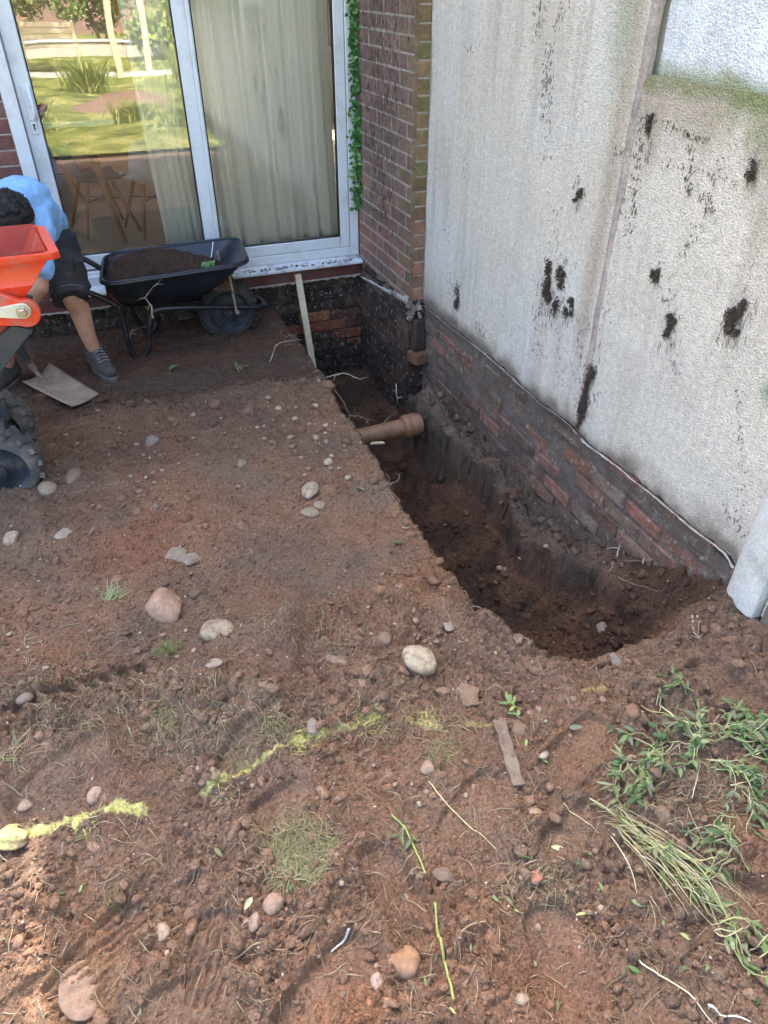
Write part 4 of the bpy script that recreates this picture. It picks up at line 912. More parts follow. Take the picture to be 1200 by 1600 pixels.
for k in range(900):
    v = Vector((random.gauss(0, 1), random.gauss(0, 1), random.gauss(0, 1))).normalized()
    if v.dot(fd) > .3: continue
    p = hd-fd*.012+v*.100; t1 = v.cross(Vector((random.gauss(0, 1), random.gauss(0, 1), random.gauss(0, 1)))).normalized()
    hs.tube([p, p+t1*.012+v*.007, p+t1*.026+v*.003], [.0014, .0013, .0006], 4, cap=False)
hr_ = rem(ps(h_).build('hair', M['hair'], pr), .006, 3, .5); ps(hs).build('hair_strands', M['hair'], hr_)
s_ = MB()
pe = J['pel']+Vector((.0, .0, .03))
blob(s_, [pe, J['pel'].lerp(J['ch'], .5)+Vector((-.005, .01, .02)), J['ch'], J['ch'].lerp(J['nk'], .65)], [.138, .142, .140, .10], 18)
blob(s_, [J['ch'].lerp(J['shR'], .5), J['shR'], J['shR'].lerp(J['elR'], .62)], [.105, .078, .072], 14); blob(s_, [J['ch'].lerp(J['shL'], .4), J['shL'], J['shL'].lerp(J['elL'], .6)], [.105, .078, .070], 14)
folds(rem(ps(s_).build('shirt', M['shirt'], pr), .009, 4, .6), .085, .040)
s_ = MB()
blob(s_, [J['pel']+Vector((.0, 0, -.03)), J['hipR'].lerp(J['hipL'], .5)+Vector((0, 0, -.03))], [.135, .135], 16)
kk = J['kneeR']; hh = J['hipR']; ax = (kk-hh).normalized()
blob(s_, [hh, hh.lerp(kk, .6)], [.115, .096], 18); s_.tube([hh.lerp(kk, .4), kk-ax*.0, kk+ax*.035], [.100, .090, .092], 24)
kk = J['kneeL']; hh = J['hipL']; ax2 = (kk-hh).normalized(); blob(s_, [hh, hh.lerp(kk, .6)], [.112, .096], 18); s_.tube([hh.lerp(kk, .4), kk, kk+ax2*.035], [.100, .088, .09], 24)
s_.box(J['hipR'].lerp(J['kneeR'], .55)+Vector((.085, -.05, 0)), (.05, .11, .15), None, .95); s_.box(J['hipR']+Vector((.07, -.06, .02)), (.07, .06, .10))
so_ = folds(rem(ps(s_).build('shorts', M['shorts'], pr), .008, 4, .5), .07, .030)
e_ = MB(); kk = J['kneeR']; c = kk+ax*.005; e_.tube([c, c+ax*.003], [.0925, .0925], 26, cap=False); ps(e_).build('hem_piping', M['lace'], so_, solid=.002)
def boot(ank, toe, lab):
    """laced walking boot: sole, upper, cuff"""
    d = Vector((toe[0]-ank[0], toe[1]-ank[1], 0)).normalized(); s = Vector((-d.y, d.x, 0)); z0 = min(gz(ank[0], ank[1]), gz(toe[0], toe[1]))-.004; b = Vector((ank[0], ank[1], z0)); L_ = .29; back = -.085
    so = MB(); V = []; out = []
    for k in range(28):
        a = 2*math.pi*k/28; lx = math.cos(a); ly = math.sin(a); wd = .047+.009*math.cos(a-.2); x = back+L_/2+lx*L_/2; y = ly*wd*(1 if abs(lx) < .8 else .93)
        if -.2 < lx < .3: y *= .9
        out.append(b+d*x+s*y)
    lo = [p+Vector((0, 0, 0)) for p in out]; hi = [p+Vector((0, 0, .028)) for p in out]; n = 28
    so.add(lo+hi, [tuple(range(n-1, -1, -1)), tuple(range(n, 2*n))]+[(i, (i+1) % n, n+(i+1) % n, n+i) for i in range(n)])
    up = MB(); at = lambda x, z, y=0: b+d*x+s*y+Vector((0, 0, z))
    blob(up, [at(-.045, .06), at(0, .055), at(.06, .05), at(.12, .045), at(.155, .043)], [.044, .046, .046, .043, .037], 14)
    blob(up, [at(-.03, .07), at(-.012, .14)], [.050, .047], 14); blob(up, [at(.0, .10), at(.07, .065), at(.12, .055)], [.044, .038, .032], 14)
    blob(up, [at(-.015, .145, .03), at(-.05, .15, 0), at(-.015, .145, -.03), at(.02, .15, 0)], [.017]*4, 10)
    u = rem(ps(up).build('boot', M['boot'], pr), .006, 3, .5); u['label'] = lab
    ps(so).build('sole', M['sole'], u, bevel=.006)
    lc = MB()
    for k in range(6):
        q = k/5; x = .015+.085*q; z_ = .148-.055*q-.004
        lc.tube([at(x-.006, z_, -.030), at(x+.004, z_+.010, 0), at(x+.008, z_, .030)], .0028, 6); lc.tube([at(x-.006, z_, .030), at(x+.004, z_+.012, 0), at(x+.008, z_, -.030)], .0028, 6)
    ps(lc).build('lace', M['lace'], u)
boot(J['ankR']+Vector((0, 0, 0)), V3(atz(184, 600, .03)), 'grey brown lace-up boot beside the shovel blade')
boot(J['ankL'], V3(atz(0, 610, .03)), 'dark lace-up boot at the left edge behind the shovel')
# ================================================================== SHOVEL
c4 = [V3(atz(38, 604, .045)), V3(atz(80, 574, .04)), V3(atz(156, 620, .035)), V3(atz(117, 650, .035))]
for v in c4: v.z = max(v.z, gz(v.x, v.y)+.010)
P = np.zeros((14, 12, 3))
for i in range(14):
    for k in range(12):
        a = i/13; b = k/11; p = c4[0].lerp(c4[1], b).lerp(c4[3].lerp(c4[2], b), a)
        dish = .022*(1-(2*b-1)**2)*(1-.6*a); p = p+Vector((0, 0, -dish+.016*(1-a)**2+.012)); 
        P[i, k] = p
s0 = c4[0].lerp(c4[1], .5)
sh = thing('shovel', 'square-mouth steel shovel resting on the soil by the boots', 'shovel', tuple(s0))
sf = lambda mb: mb.shift(-s0)
sf(MB().grid(P)).build('blade', M['galv'], sh, solid=.004, angle=180)
hgrip = V3(atY(14, 520, 3.98))
top = s0+(hgrip-s0)*1.0+(hgrip-s0).normalized()*.75
dn = (c4[3].lerp(c4[2], .5)-s0).normalized()
sf(MB().tube(smooth_path([s0+dn*.10+Vector((0, 0, .008)), s0+dn*.03+Vector((0, 0, .012)), s0-dn*.02+Vector((0, 0, .035)), s0.lerp(hgrip, .35)+Vector((0, 0, .01))], 5), [.006]*5+[.012]*5+[.019]*6, 12)).build('socket', M['galv'], sh)
sf(MB().tube([s0.lerp(hgrip, .3)+Vector((0, 0, .008)), top], .0175, 14)).build('shaft', M['greymetal'], sh)
td = (top-hgrip).normalized(); sd_ = td.cross(Vector((0, 1, .2))).normalized()
sf(MB().tube([top-sd_*.06+td*.06, top+sd_*.06+td*.06], .015, 10).tube([top, top+td*.06], .014, 8)).build('grip', M['gasket'], sh)
# ================================================================== MINI DUMPER
D0 = Vector((-.60, 3.06, 0)); md = thing('mini_dumper', 'orange red mini dumper with chunky tyres cut off by the left edge', 'dumper', tuple(D0)); df = lambda mb: mb.shift(-D0)
def hop(levels):
    """loft of skewed rectangular loops: each (x0, x1near, x1far, ynear, yfar, z)"""
    P = np.array([[(a, c, z), ((a+b)/2, c, z), (b, c, z), ((b+e)/2, (c+d)/2, z), (e, d, z), ((a+e)/2, d, z), (a, d, z), (a, (c+d)/2, z), (a, c, z)] for (a, b, e, c, d, z) in levels]); return P
zr = 1.035
nr = atY(92, 388, 2.78); fr_ = atY(71, 356, 3.22)
outer = [(-1.15, nr[0]-.035, fr_[0]-.03, 2.805, 3.20, zr-.02), (-1.14, nr[0]-.06, fr_[0]-.05, 2.812, 3.19, zr-.055), (-1.10, -.255, -.27, 2.795, 3.21, .915), (-1.05, -.33, -.34, 2.83, 3.18, .83), (-.95, -.47, -.47, 2.86, 3.15, .66)]
mb = MB().grid(hop(outer)); P_ = hop([outer[-1]])[0][:-1]; mb.add(P_, [tuple(range(8))])
hopper = df(mb).build('hopper', M['orange'], md, solid=.006, bevel=.006, angle=30)
inner = [(-1.145, nr[0]-.045, fr_[0]-.04, 2.815, 3.19, zr-.012), (-1.05, -.36, -.36, 2.86, 3.15, .82), (-.94, -.48, -.48, 2.88, 3.13, .68)]
mb = MB().grid(hop(inner)); P_ = hop([inner[-1]])[0][:-1]; mb.add(P_, [tuple(range(8))])
o = df(mb).build('hopper_lining', M['orangein'], md, angle=30); o['label'] = 'dusty inside of the orange red hopper'
rimp = [Vector(p) for p in [(-1.16, 2.785, zr-.015), (nr[0]-.03, 2.78, zr-.015), (nr[0]-.005, 2.80, zr-.015), (fr_[0]+.0, 3.20, zr-.03), (fr_[0]-.03, 3.225, zr-.03), (-1.16, 3.22, zr-.03), (-1.17, 3.0, zr-.02)]]
mb = MB(); L_ = rimp+[rimp[0]]
P = []
for i, p in enumerate(L_):
    c = Vector((-.65, 3.0, p.z)); o_ = (p-c); o_.z = 0; o_.normalize(); w_ = .035
    P.append([tuple(p+Vector((0, 0, -.022))), tuple(p), tuple(p-o_*w_*1.0), tuple(p-o_*w_-Vector((0, 0, .022)))])
df(mb.grid(np.array(P))).build('hopper_rim', M['orange'], md, solid=.004, bevel=.004, angle=30)
pv = V3(atY(40, 487, 2.79)); lg = MB(); pl_ = []
for k in range(15): a = -2.2+k*3.9/14; pl_.append((pv.x+.050*math.cos(a), pv.z+.050*math.sin(a)))
pl_ += [(pv.x-.13, pv.z+.12), (pv.x-.20, pv.z-.02)]
lg.prism(pl_, 2.765, 2.800); df(lg).build('pivot_lug', M['orange'], md, bevel=.004)
a = V3(atY(35, 486, 2.757)); b = V3(atY(-6, 489, 2.757)); d_ = (b-a).normalized(); n_ = Vector((-d_.z, 0, d_.x)); q = []
for k in range(13): t_ = -math.pi/2+math.pi*k/12; q.append(a-d_*.028*math.cos(t_)+n_*.028*math.sin(t_))
for k in range(7): t_ = math.pi/2-math.pi*k/6; q.append(b+d_*.016*math.cos(t_)+n_*.016*math.sin(t_))
df(MB().prism([(p.x, p.z) for p in q], 2.752, 2.764)).build('link_plate', M['cream'], md, bevel=.002)
df(MB().lathe([(.001, -.022), (.013, -.022), (.016, -.018), (.017, -.010), (.017, 0), (.001, 0)], 6, (a.x, 2.752, a.z), 'Y').lathe([(.001, -.005), (.022, -.005), (.022, 0)], 20, (a.x, 2.752, a.z), 'Y')).build('bolt', M['steel'], md)
ar = MB(); A = V3(atY(38, 505, 2.80)); B = V3(atY(-25, 580, 2.80)); d_ = (B-A).normalized(); n_ = Vector((-d_.z, 0, d_.x))*.035
ar.prism([(p.x, p.z) for p in (A+n_, A-n_*.8+d_*.03, B-n_*1.3, B+n_*1.3)], 2.79, 2.83); df(ar).build('lift_arm', M['greymetal'], md, bevel=.004); ar = MB(); ar.prism([(p.x, p.z) for p in (A+n_, A-n_*.8+d_*.03, B-n_*1.3, B+n_*1.3)], 3.13, 3.17); df(ar).build('lift_arm', M['greymetal'], md, bevel=.004)
ch = MB(); ch.bx(-1.35, -.52, 2.93, 2.98, .26, .34); ch.bx(-1.35, -.52, 3.10, 3.15, .26, .34); ch.bx(-.64, -.54, 2.93, 3.15, .13, .27); ch.bx(-1.40, -1.30, 2.88, 3.2, .30, .52); df(ch).build('chassis', M['greymetal'], md, bevel=.006)
df(MB().bx(-1.75, -1.25, 2.85, 3.20, .34, .72)).build('engine_cover', M['blackmetal'], md, bevel=.04, seg=4)
for yy in (2.82, 3.22): df(MB().tube(smooth_path([(-1.3, yy, .5), (-1.75, yy, .85), (-2.0, yy, .95), (-2.15, yy, .95)], 5), .014, 10)).build('handlebar', M['blackmetal'], md)
def dwheel(c, lab):
    r = bpy.data.objects.new('wheel', None); COL.objects.link(r); r.parent = md; r.location = Vector(c)-D0; r['label'] = lab; r.empty_display_size = .05
    wheel(r, (0, 0, 0), .168, .125, lambda m: m, lugs=17, lugd=.011, deep=.018, spokes=False)
wc = V3(atY(-4, 729, 2.88)); dwheel((wc.x, 2.90, .165), 'nearer chunky front wheel'); dwheel((wc.x-.035, 3.235, .175), 'farther chunky front wheel')
# ================================================================== THINGS IN AND BY THE TRENCH
a_ = V3(atz(560, 684, -.165)); b_ = V3(atz(636, 666, -.150)); pd = (b_-a_).normalized()
pipe = thing('drain_pipe', 'brown glazed clay drain pipe with a collar crossing the trench', 'pipe', tuple(a_)); pf = lambda mb: mb.shift(-a_)
def ring(p, r): return p, r
pf(MB().tube([a_-pd*.06, a_, a_.lerp(b_, .5), b_, b_+pd*.08], [.044, .046, .046, .047, .047], 28)).build('barrel', M['clay'], pipe)
pf(MB().tube([b_-pd*.030, b_-pd*.028, b_-pd*.012, b_, b_+pd*.012, b_+pd*.030, b_+pd*.05, b_+pd*.052, b_+pd*.075], [.047, .056, .064, .065, .059, .063, .063, .056, .055], 28, cap=False)).build('collar', M['clay'], pipe, angle=60)
m = MB(); c = V3(atz(590, 692, -.12)); m.box((0, 0, 0), (.075, .014, .010), rotz(-.25) @ Matrix.Rotation(.2, 3, 'X'), .7); o = m.build('wood_splinter', M['paleWood'], None, bevel=.002); o.location = c; tag(o, 'short pale wood splinter in front of the clay pipe', 'wood')
m = MB(); A = V3(atY(465, 428, 4.594)); B = V3(atY(489, 572, 4.42)); d_ = (B-A).normalized(); B2 = B+d_*.13
m.box((0, 0, 0), (.042, .020, (B2-A).length), d_.to_track_quat('Z', 'Y').to_matrix() @ rotz(0)); o = m.build('timber_lath', M['paleWood'], None, bevel=.0015); o.location = (A+B2)/2; tag(o, 'long pale timber lath leaning in the trench against the red sill board', 'lath')
A = G(779, 1130); B = G(809, 1232); d_ = (B-A); m = MB(); L_ = d_.length; n = 14; V = []; F = []
for i in range(n+1):
    t_ = i/n; wv = .017*(1-.25*max(0, t_-.8)*3)+.0015*math.sin(t_*21); 
    for s, zz in ((-1, 0), (1, 0), (1, .009), (-1, .009)): V.append((s*wv+(.003*math.sin(i*2.1) if t_ in (0, 1) else 0), L_*(t_-.5), zz))
for i in range(n):
    for k in range(4): F.append((4*i+k, 4*i+(k+1) % 4, 4*i+4+(k+1) % 4, 4*i+4+k))
F += [(0, 1, 2, 3), (4*n+3, 4*n+2, 4*n+1, 4*n)]
m.add(V, F); o = m.build('wood_batten', M['oldwood'], None, bevel=.0015); o.location = (A+B)/2+Vector((0, 0, .006)); o.rotation_euler = (math.asin(max(-1, min(1, d_.z/L_))), 0, math.atan2(-d_.x, d_.y)); tag(o, 'short weathered brown batten lying on the soil near the trench end', 'batten')
# ================================================================== STONES
import bmesh
def ico(n):
    bm = bmesh.new(); bmesh.ops.create_icosphere(bm, subdivisions=n, radius=1); V = np.array([v.co[:] for v in bm.verts]); F = [tuple(v.index for v in f.verts) for f in bm.faces]; bm.free(); return V, F
I1, I2, I3, I4 = ico(1), ico(2), ico(3), ico(4)
def stone_mesh(rx, ry, rz_, col, angular=0., seed=0, I=I3):
    V, F = I; V = V.copy(); r = np.random.RandomState(seed)
    if angular:
        nn = r.normal(size=(11, 3)); nn /= np.linalg.norm(nn, axis=1)[:, None]; dd = r.uniform(.55, .9, 11)
        rad = np.ones(len(V))
        for q, d in zip(nn, dd):
            dt = V@q; rad = np.minimum(rad, np.where(dt > 1e-3, d/np.maximum(dt, 1e-3), 9))
        V = V*(rad*angular+(1-angular))[:, None]
    for k in range(4):
        q = r.normal(size=3)*1.6; V = V*(1+.075*np.sin(V@q*1.3+r.uniform(0, 6)))[:, None]
    if angular: V = V*(1+.05*(fbm(V[:, 0]*2+seed, V[:, 1]*2+V[:, 2], 3, 3, seed)-.5))[:, None]
    V = V*np.array([rx, ry, rz_]); mot = .82+.36*fbm(V[:, 0]/rx+seed, V[:, 1]/ry+V[:, 2]/rz_, 1.6, 4, seed+9)
    C_ = np.array(col)*np.array([.95, .93, .80])*mot[:, None]; zz = V[:, 2]/rz_; nn_ = fbm(V[:, 0]/rx*1.5+seed*3, V[:, 1]/ry*1.5, 2, 4, seed+3); t_ = np.maximum(sst(.25, -.15, zz+(nn_-.5)*1.4), .75*sst(.60, .70, nn_))[:, None]; C_ = C_*(1-t_)+np.array((.21, .14, .10))*t_; return MB().add(V.tolist(), F, [tuple(c) for c in C_])
def pxscale(p): return float(np.dot(np.array(p)-_C, _fw))/F_PX
PALE, GREYS, PINK, BRN = (.40, .34, .27), (.20, .18, .17), (.36, .22, .17), (.24, .155, .11)
STONES = [
 (655, 1033, 30, 25, PALE, 0, -.55, 'large smooth pale oval cobble, the biggest beside the trench end', 'cobble'),
 (260, 946, 31, 31, (.36, .23, .18), .9, .5, 'large angular pinkish block split open on the left', 'stone'),
 (342, 988, 24, 19, (.36, .29, .23), .35, .25, 'lumpy pale cobble right of the angular pinkish block', 'cobble'),
 (727, 1081, 23, 23, BRN, .9, .2, 'flat brown angular stone below the trench rim', 'stone'),
 (485, 765, 12, 15, (.36, .30, .24), 0, 0, 'pale upright pebble in the group on the dug ground', 'stone'),
 (484, 801, 15, 10, (.30, .24, .19), 0, 0, 'flat tan pebble just below the pale upright one', 'stone'),
 (500, 790, 10, 7, (.28, .23, .19), 0, 0, 'small tan pebble touching the flat tan one on its right', 'stone'),
 (513, 723, 8, 7, PALE, 0, 0, 'small round pale pebble near the trench edge', 'stone'),
 (238, 690, 12, 8, GREYS, 0, 0, 'dark grey oval pebble in front of the boots', 'stone'),
 (378, 725, 8, 6, (.22, .19, .16), 0, 0, 'small grey brown oval pebble alone on the dug ground', 'stone'),
 (115, 745, 12, 13, (.19, .14, .11), 0, 0, 'round brown stone right of the dumper wheel', 'stone'),
 (76, 765, 13, 11, (.30, .24, .19), 0, .3, 'pale banded oval pebble beside the dumper wheel', 'stone'),
 (20, 840, 14, 12, (.42, .33, .26), .8, 0, 'pale chipped stone at the left edge below the wheel', 'stone'),
 (101, 834, 17, 10, (.34, .28, .24), .6, 0, 'flat pale grey stone right of the chipped one', 'stone'),
 (275, 867, 17, 12, (.27, .23, .19), 0, .7, 'smooth grey oval pebble leaning on the flat grey stone', 'stone'),
 (297, 874, 21, 13, (.26, .22, .20), .7, .4, 'flat grey stone behind the smooth oval pebble', 'stone'),
 (125, 1548, 38, 34, (.34, .22, .17), .35, .1, 'broad flat stone sunk in orange soil at the bottom left', 'stone'),
 (427, 1412, 19, 16, (.36, .24, .20), .3, .4, 'rounded pinkish stone below the dead grass clump', 'stone'),
 (398, 1443, 9, 12, (.30, .22, .20), 0, 0, 'small pinkish grey pebble left of the rounded pinkish stone', 'stone'),
 (253, 1461, 16, 14, (.40, .30, .25), .2, 0, 'round stone with a pale patch in the lower left soil', 'stone'),
 (589, 1536, 10, 14, (.40, .31, .30), 0, .2, 'pale purple upright pebble near the bottom edge', 'stone'),
 (633, 1503, 26, 22, (.32, .18, .11), 0, -.6, 'brown stone almost buried in soil near the bottom edge', 'stone'),
 (694, 1369, 21, 12, (.17, .12, .10), .7, -.2, 'dark wedge-shaped stone at the end of the yellow stem', 'stone'),
 (838, 1373, 13, 11, (.42, .16, .12), .8, 0, 'red brick fragment in the right foreground', 'brick fragment'),
 (17, 1312, 26, 18, (.50, .46, .20), .4, .3, 'stone sprayed with yellow marking paint at the left edge', 'stone'),
 (123, 1286, 9, 10, (.52, .50, .2), 0, 0, 'small round pebble covered in yellow paint', 'stone'),
 (149, 1243, 12, 12, (.42, .29, .24), 0, 0, 'round pink pebble above the left end of the paint line', 'stone'),
 (668, 1202, 13, 12, (.34, .24, .20), .4, 0, 'squarish pinkish stone in the middle foreground', 'stone'),
 (488, 1136, 9, 11, (.25, .20, .20), 0, .2, 'small grey purple pebble just above the yellow paint', 'stone'),
 (333, 1037, 13, 8, (.30, .25, .22), 0, 0, 'flat grey pebble under the lumpy pale cobble', 'stone'),
 (962, 1035, 10, 14, GREYS, 0, 0, 'dark grey pebble standing in the near end of the trench', 'stone'),
 (836, 1272, 11, 8, (.38, .26, .19), 0, 0, 'pale tan pebble right of the middle foreground', 'stone'),
 (812, 1137, 15, 15, (.20, .14, .09), .5, 0, 'brown stone at the top end of the weathered batten', 'stone'),
 (847, 1180, 10, 8, (.48, .40, .33), .1, 0, 'whitish snail-like pebble right of the weathered batten', 'stone'),
 (600, 1000, 14, 12, (.22, .15, .12), .4, 0, 'brown pebble left above the big oval cobble', 'stone'),
 (703, 980, 10, 11, (.30, .26, .23), .5, 0, 'pale grey speckled pebble above the flat brown stone', 'stone'),
 (38, 1092, 13, 9, (.24, .19, .17), 0, .2, 'grey oval pebble beside the tyre print', 'stone'),
 (940, 982, 8, 8, (.26, .22, .19), 0, 0, 'grey pebble stuck in the trench wall near its end', 'stone'),
 (1040, 1130, 8, 7, (.14, .12, .11), 0, 0, 'small dark pebble above the green weeds', 'stone'),
 (40, 1260, 10, 9, (.36, .26, .22), 0, 0, 'pink pebble at the left edge above the paint line', 'stone'),
 (815, 1560, 10, 8, (.36, .27, .22), 0, 0, 'pale pink pebble at the bottom right of centre', 'stone'),
 (520, 1030, 34, 12, (.24, .17, .14), .3, -.4, 'long brown stone bedded in the clods left of the big cobble', 'stone'),
]
stone_xy = []
for i, (px, py, rw, rh, col, ang, rot, lab, cat) in enumerate(STONES):
    p = G(px, py); s = pxscale(p); d = p-Vector(_C); dep = math.atan2(-d.z, math.hypot(d.x, d.y))
    rx = rw*s; ry = rh*s/max(.45, math.sin(dep)*.8+.25); rzz = min(rx, ry)*(.62 if cat != 'cobble' else .58)
    if 'flat' in lab or 'sunk' in lab: rzz *= .42
    I = I4 if rw > 18 else I3
    mb = stone_mesh(rx, ry, rzz, col, ang, i+5, I)
    o = mb.build('stone' if cat == 'stone' else cat.replace(' ', '_'), M['stone'], None, angle=180 if ang < .6 else 38)
    sink = .72 if 'buried' in lab or 'bedded' in lab else (.55 if 'sunk' in lab else .48)
    o.location = (p.x, p.y, p.z+rzz*(1-2*sink)+.002); o.rotation_euler = (random.uniform(-.15, .15), random.uniform(-.15, .15), rot-YAW); tag(o, lab, cat); stone_xy.append((p.x, p.y, max(rx, ry)))
peb = []
for k in range(7):
    col = [PALE, (.30, .22, .18), (.26, .20, .17), (.36, .27, .22), (.22, .16, .13), (.42, .36, .30), (.30, .17, .13)][k]
    mb = stone_mesh(1, .82, .6, col, .5 if k % 2 else 0, 60+k, I2); me = mb.build('pebble', M['stone'], None, angle=180); peb.append(me)
CL = [(505, 700, 60, 50, 26), (230, 770, 130, 60, 26), (180, 690, 130, 50, 12), (480, 660, 70, 40, 14), (690, 1000, 60, 60, 22), (60, 1030, 60, 60, 10), (250, 1010, 120, 60, 12), (600, 920, 100, 60, 10), (780, 900, 80, 100, 10),
      (440, 1230, 120, 60, 14), (700, 1230, 150, 90, 12), (200, 1430, 200, 120, 14), (560, 1480, 200, 100, 14), (900, 1450, 200, 120, 14), (900, 1110, 60, 40, 10), (350, 680, 80, 60, 6)]
used = [False]*7; rr = random.Random(12); cnt = 0
CLN = ['in the patch on the trench edge below the clay pipe', 'on the dug ground right of the dumper wheels', 'in front of the boots and shovel', 'on the bank beyond the trench patch', 'around and above the big oval cobble', 'at the left edge below the chipped stone', 'around the angular pinkish block', 'on the flat ground above the cobble', 'along the near trench rim', 'below the sprayed tufts', 'around the squarish pinkish stone', 'in the lower left soil', 'along the bottom middle', 'in the lower right soil', 'on the trench rim above the batten', 'on the ground between boots and trench']
for ci, (cx, cy, sx_, sy_, n) in enumerate(CL):
    for _ in range(n):
        px = rr.gauss(cx, sx_*.5); py = rr.gauss(cy, sy_*.5)
        if not (5 < px < 1190 and 600 < py < 1590): continue
        p = G(px, py); s = pxscale(p); r = s*rr.uniform(2.2, 6.5); k = rr.randrange(7)
        if any(math.hypot(p.x-a, p.y-b) < c+r for a, b, c in stone_xy): continue
        o = peb[k] if not used[k] else peb[k].copy()
        if used[k]: COL.objects.link(o)
        used[k] = True; o.scale = (r, r*rr.uniform(.85, 1.15), r*rr.uniform(.8, 1.1)); o.location = (p.x, p.y, p.z+r*.12); o.rotation_euler = (rr.uniform(-.3, .3), rr.uniform(-.3, .3), rr.uniform(0, 6))
        tag(o, 'small pebble half sunk '+CLN[ci], 'pebble', 'small pebbles '+CLN[ci]); stone_xy.append((p.x, p.y, r))
# crumbs and clods nobody could count
def scatter(name, n, rmin, rmax, colmode, seed, region=(-30, 590, 1230, 1650), I=I1, mat='clod', zsink=.1, power=2.2, roughonly=False, lab=None, trench=False):
    r = np.random.RandomState(seed); px = r.uniform(region[0], region[2], n*3); py = r.uniform(region[1], region[3], n*3)
    D = _fw[None]*F_PX+_rt[None]*(px-600)[:, None]-_up[None]*(py-800)[:, None]; P = _C+D*(((-.25 if trench else .08)-CAMH)/D[:, 2])[:, None]
    P = P[(P[:, 0] < 1.68) & (P[:, 1] < 4.3)]; Z, inf = heights(P[:, 0], P[:, 1])
    if roughonly: keep = r.rand(len(P)) < np.clip(inf['rough']*1.4-.15+.25*(inf['mask'] > .5)+.8*np.exp(-((P[:, 0]-inf['ex'])/.05)**2)*(P[:, 1] > 1.1), .03, 1)*(1-.85*inf['pm'])
    else: keep = r.rand(len(P)) < (1-.6*inf['pm'])
    if trench: keep = (inf['mask'] > .6) & (P[:, 0] > inf['ex']+.05)
    P = P[keep][:n]; Z = Z[keep][:n]; inf = {k: v[keep][:n] for k, v in inf.items()}
    if colmode == 'soil':
        cc_ = soilcol(P[:, 0], P[:, 1], Z, inf); kk_ = (cc_[:, 1] < .34) | (r.rand(len(P)) < .12); P = P[kk_]; Z = Z[kk_]; inf = {k: v[kk_] for k, v in inf.items()}
    n = len(P); dist = np.linalg.norm(P-_C, axis=1); rad = (rmin+(rmax-rmin)*r.rand(n)**power)*dist/F_PX
    C_ = soilcol(P[:, 0], P[:, 1], Z, inf) if colmode == 'soil' else None
    V0, F0 = I; nv = len(V0); Q = np.zeros((n, nv, 3)); Cc = np.zeros((n, nv, 3))
    for i in range(n):
        nn = r.normal(size=(6, 3)); nn /= np.linalg.norm(nn, axis=1)[:, None]; dt = V0@nn.T; rad_ = np.min(np.where(dt > .05, r.uniform(.5, .85, 6)/np.maximum(dt, .05), 9), axis=1).clip(.3, 1.15)
        v = V0*(rad_*(1+.22*(r.rand(nv)-.5)))[:, None]; sc_ = np.array([1, r.uniform(.6, 1), r.uniform(.5, .9)])*rad[i]; a = r.uniform(0, 6.28); ca, sa = math.cos(a), math.sin(a)
        v = v*sc_; Q[i] = np.stack([v[:, 0]*ca-v[:, 1]*sa, v[:, 0]*sa+v[:, 1]*ca, v[:, 2]], -1)+np.array([P[i, 0], P[i, 1], Z[i]+rad[i]*(.35-zsink)])
        Cc[i] = (C_[i]*r.uniform(.75, 1.35) if C_ is not None else np.array([(.55, .47, .38), (.42, .33, .26), (.62, .55, .45), (.36, .2, .15)][r.randint(4)])*r.uniform(.7, 1.1))
    F0 = np.array(F0); F = (F0[None]+np.arange(n)[:, None, None]*nv).reshape(-1, 3)
    me = bpy.data.meshes.new(name); me.vertices.add(n*nv); me.vertices.foreach_set('co', Q.astype(np.float32).ravel())
    me.loops.add(F.size); me.loops.foreach_set('vertex_index', F.ravel().astype(np.int32)); me.polygons.add(len(F))
    me.polygons.foreach_set('loop_start', np.arange(0, F.size, 3, dtype=np.int32)); me.polygons.foreach_set('loop_total', np.full(len(F), 3, np.int32)); me.update(calc_edges=True)
    at = me.color_attributes.new('Col', 'FLOAT_COLOR', 'POINT'); a = np.ones((n*nv, 4), np.float32); a[:, :3] = Cc.reshape(-1, 3); at.data.foreach_set('color', a.ravel())
    me.polygons.foreach_set('use_smooth', np.ones(len(F), bool)); me.materials.append(M[mat]); o = bpy.data.objects.new(name, me); COL.objects.link(o); return tag(o, lab, 'soil' if colmode == 'soil' else 'gravel', None, 'stuff')
scatter('soil_crumbs', 32000, .8, 3.6, 'soil', 1, lab='loose brown crumbs of soil strewn over the ground')
scatter('soil_clods', 2600, 2.5, 12, 'soil', 2, I=I2, roughonly=True, power=3.2, zsink=.35, lab='rough clods of soil in the churned foreground')
scatter('trench_clods', 1100, 1.2, 9, 'soil', 8, region=(520, 480, 1160, 1070), I=I2, power=4.2, zsink=.25, trench=True, lab='crumbled clods of dark soil lying in the trench and on its ledge')
scatter('gravel', 900, .8, 2.6, 'grit', 3, mat='stone', lab='fine pale grit and chips sprinkled over the soil')
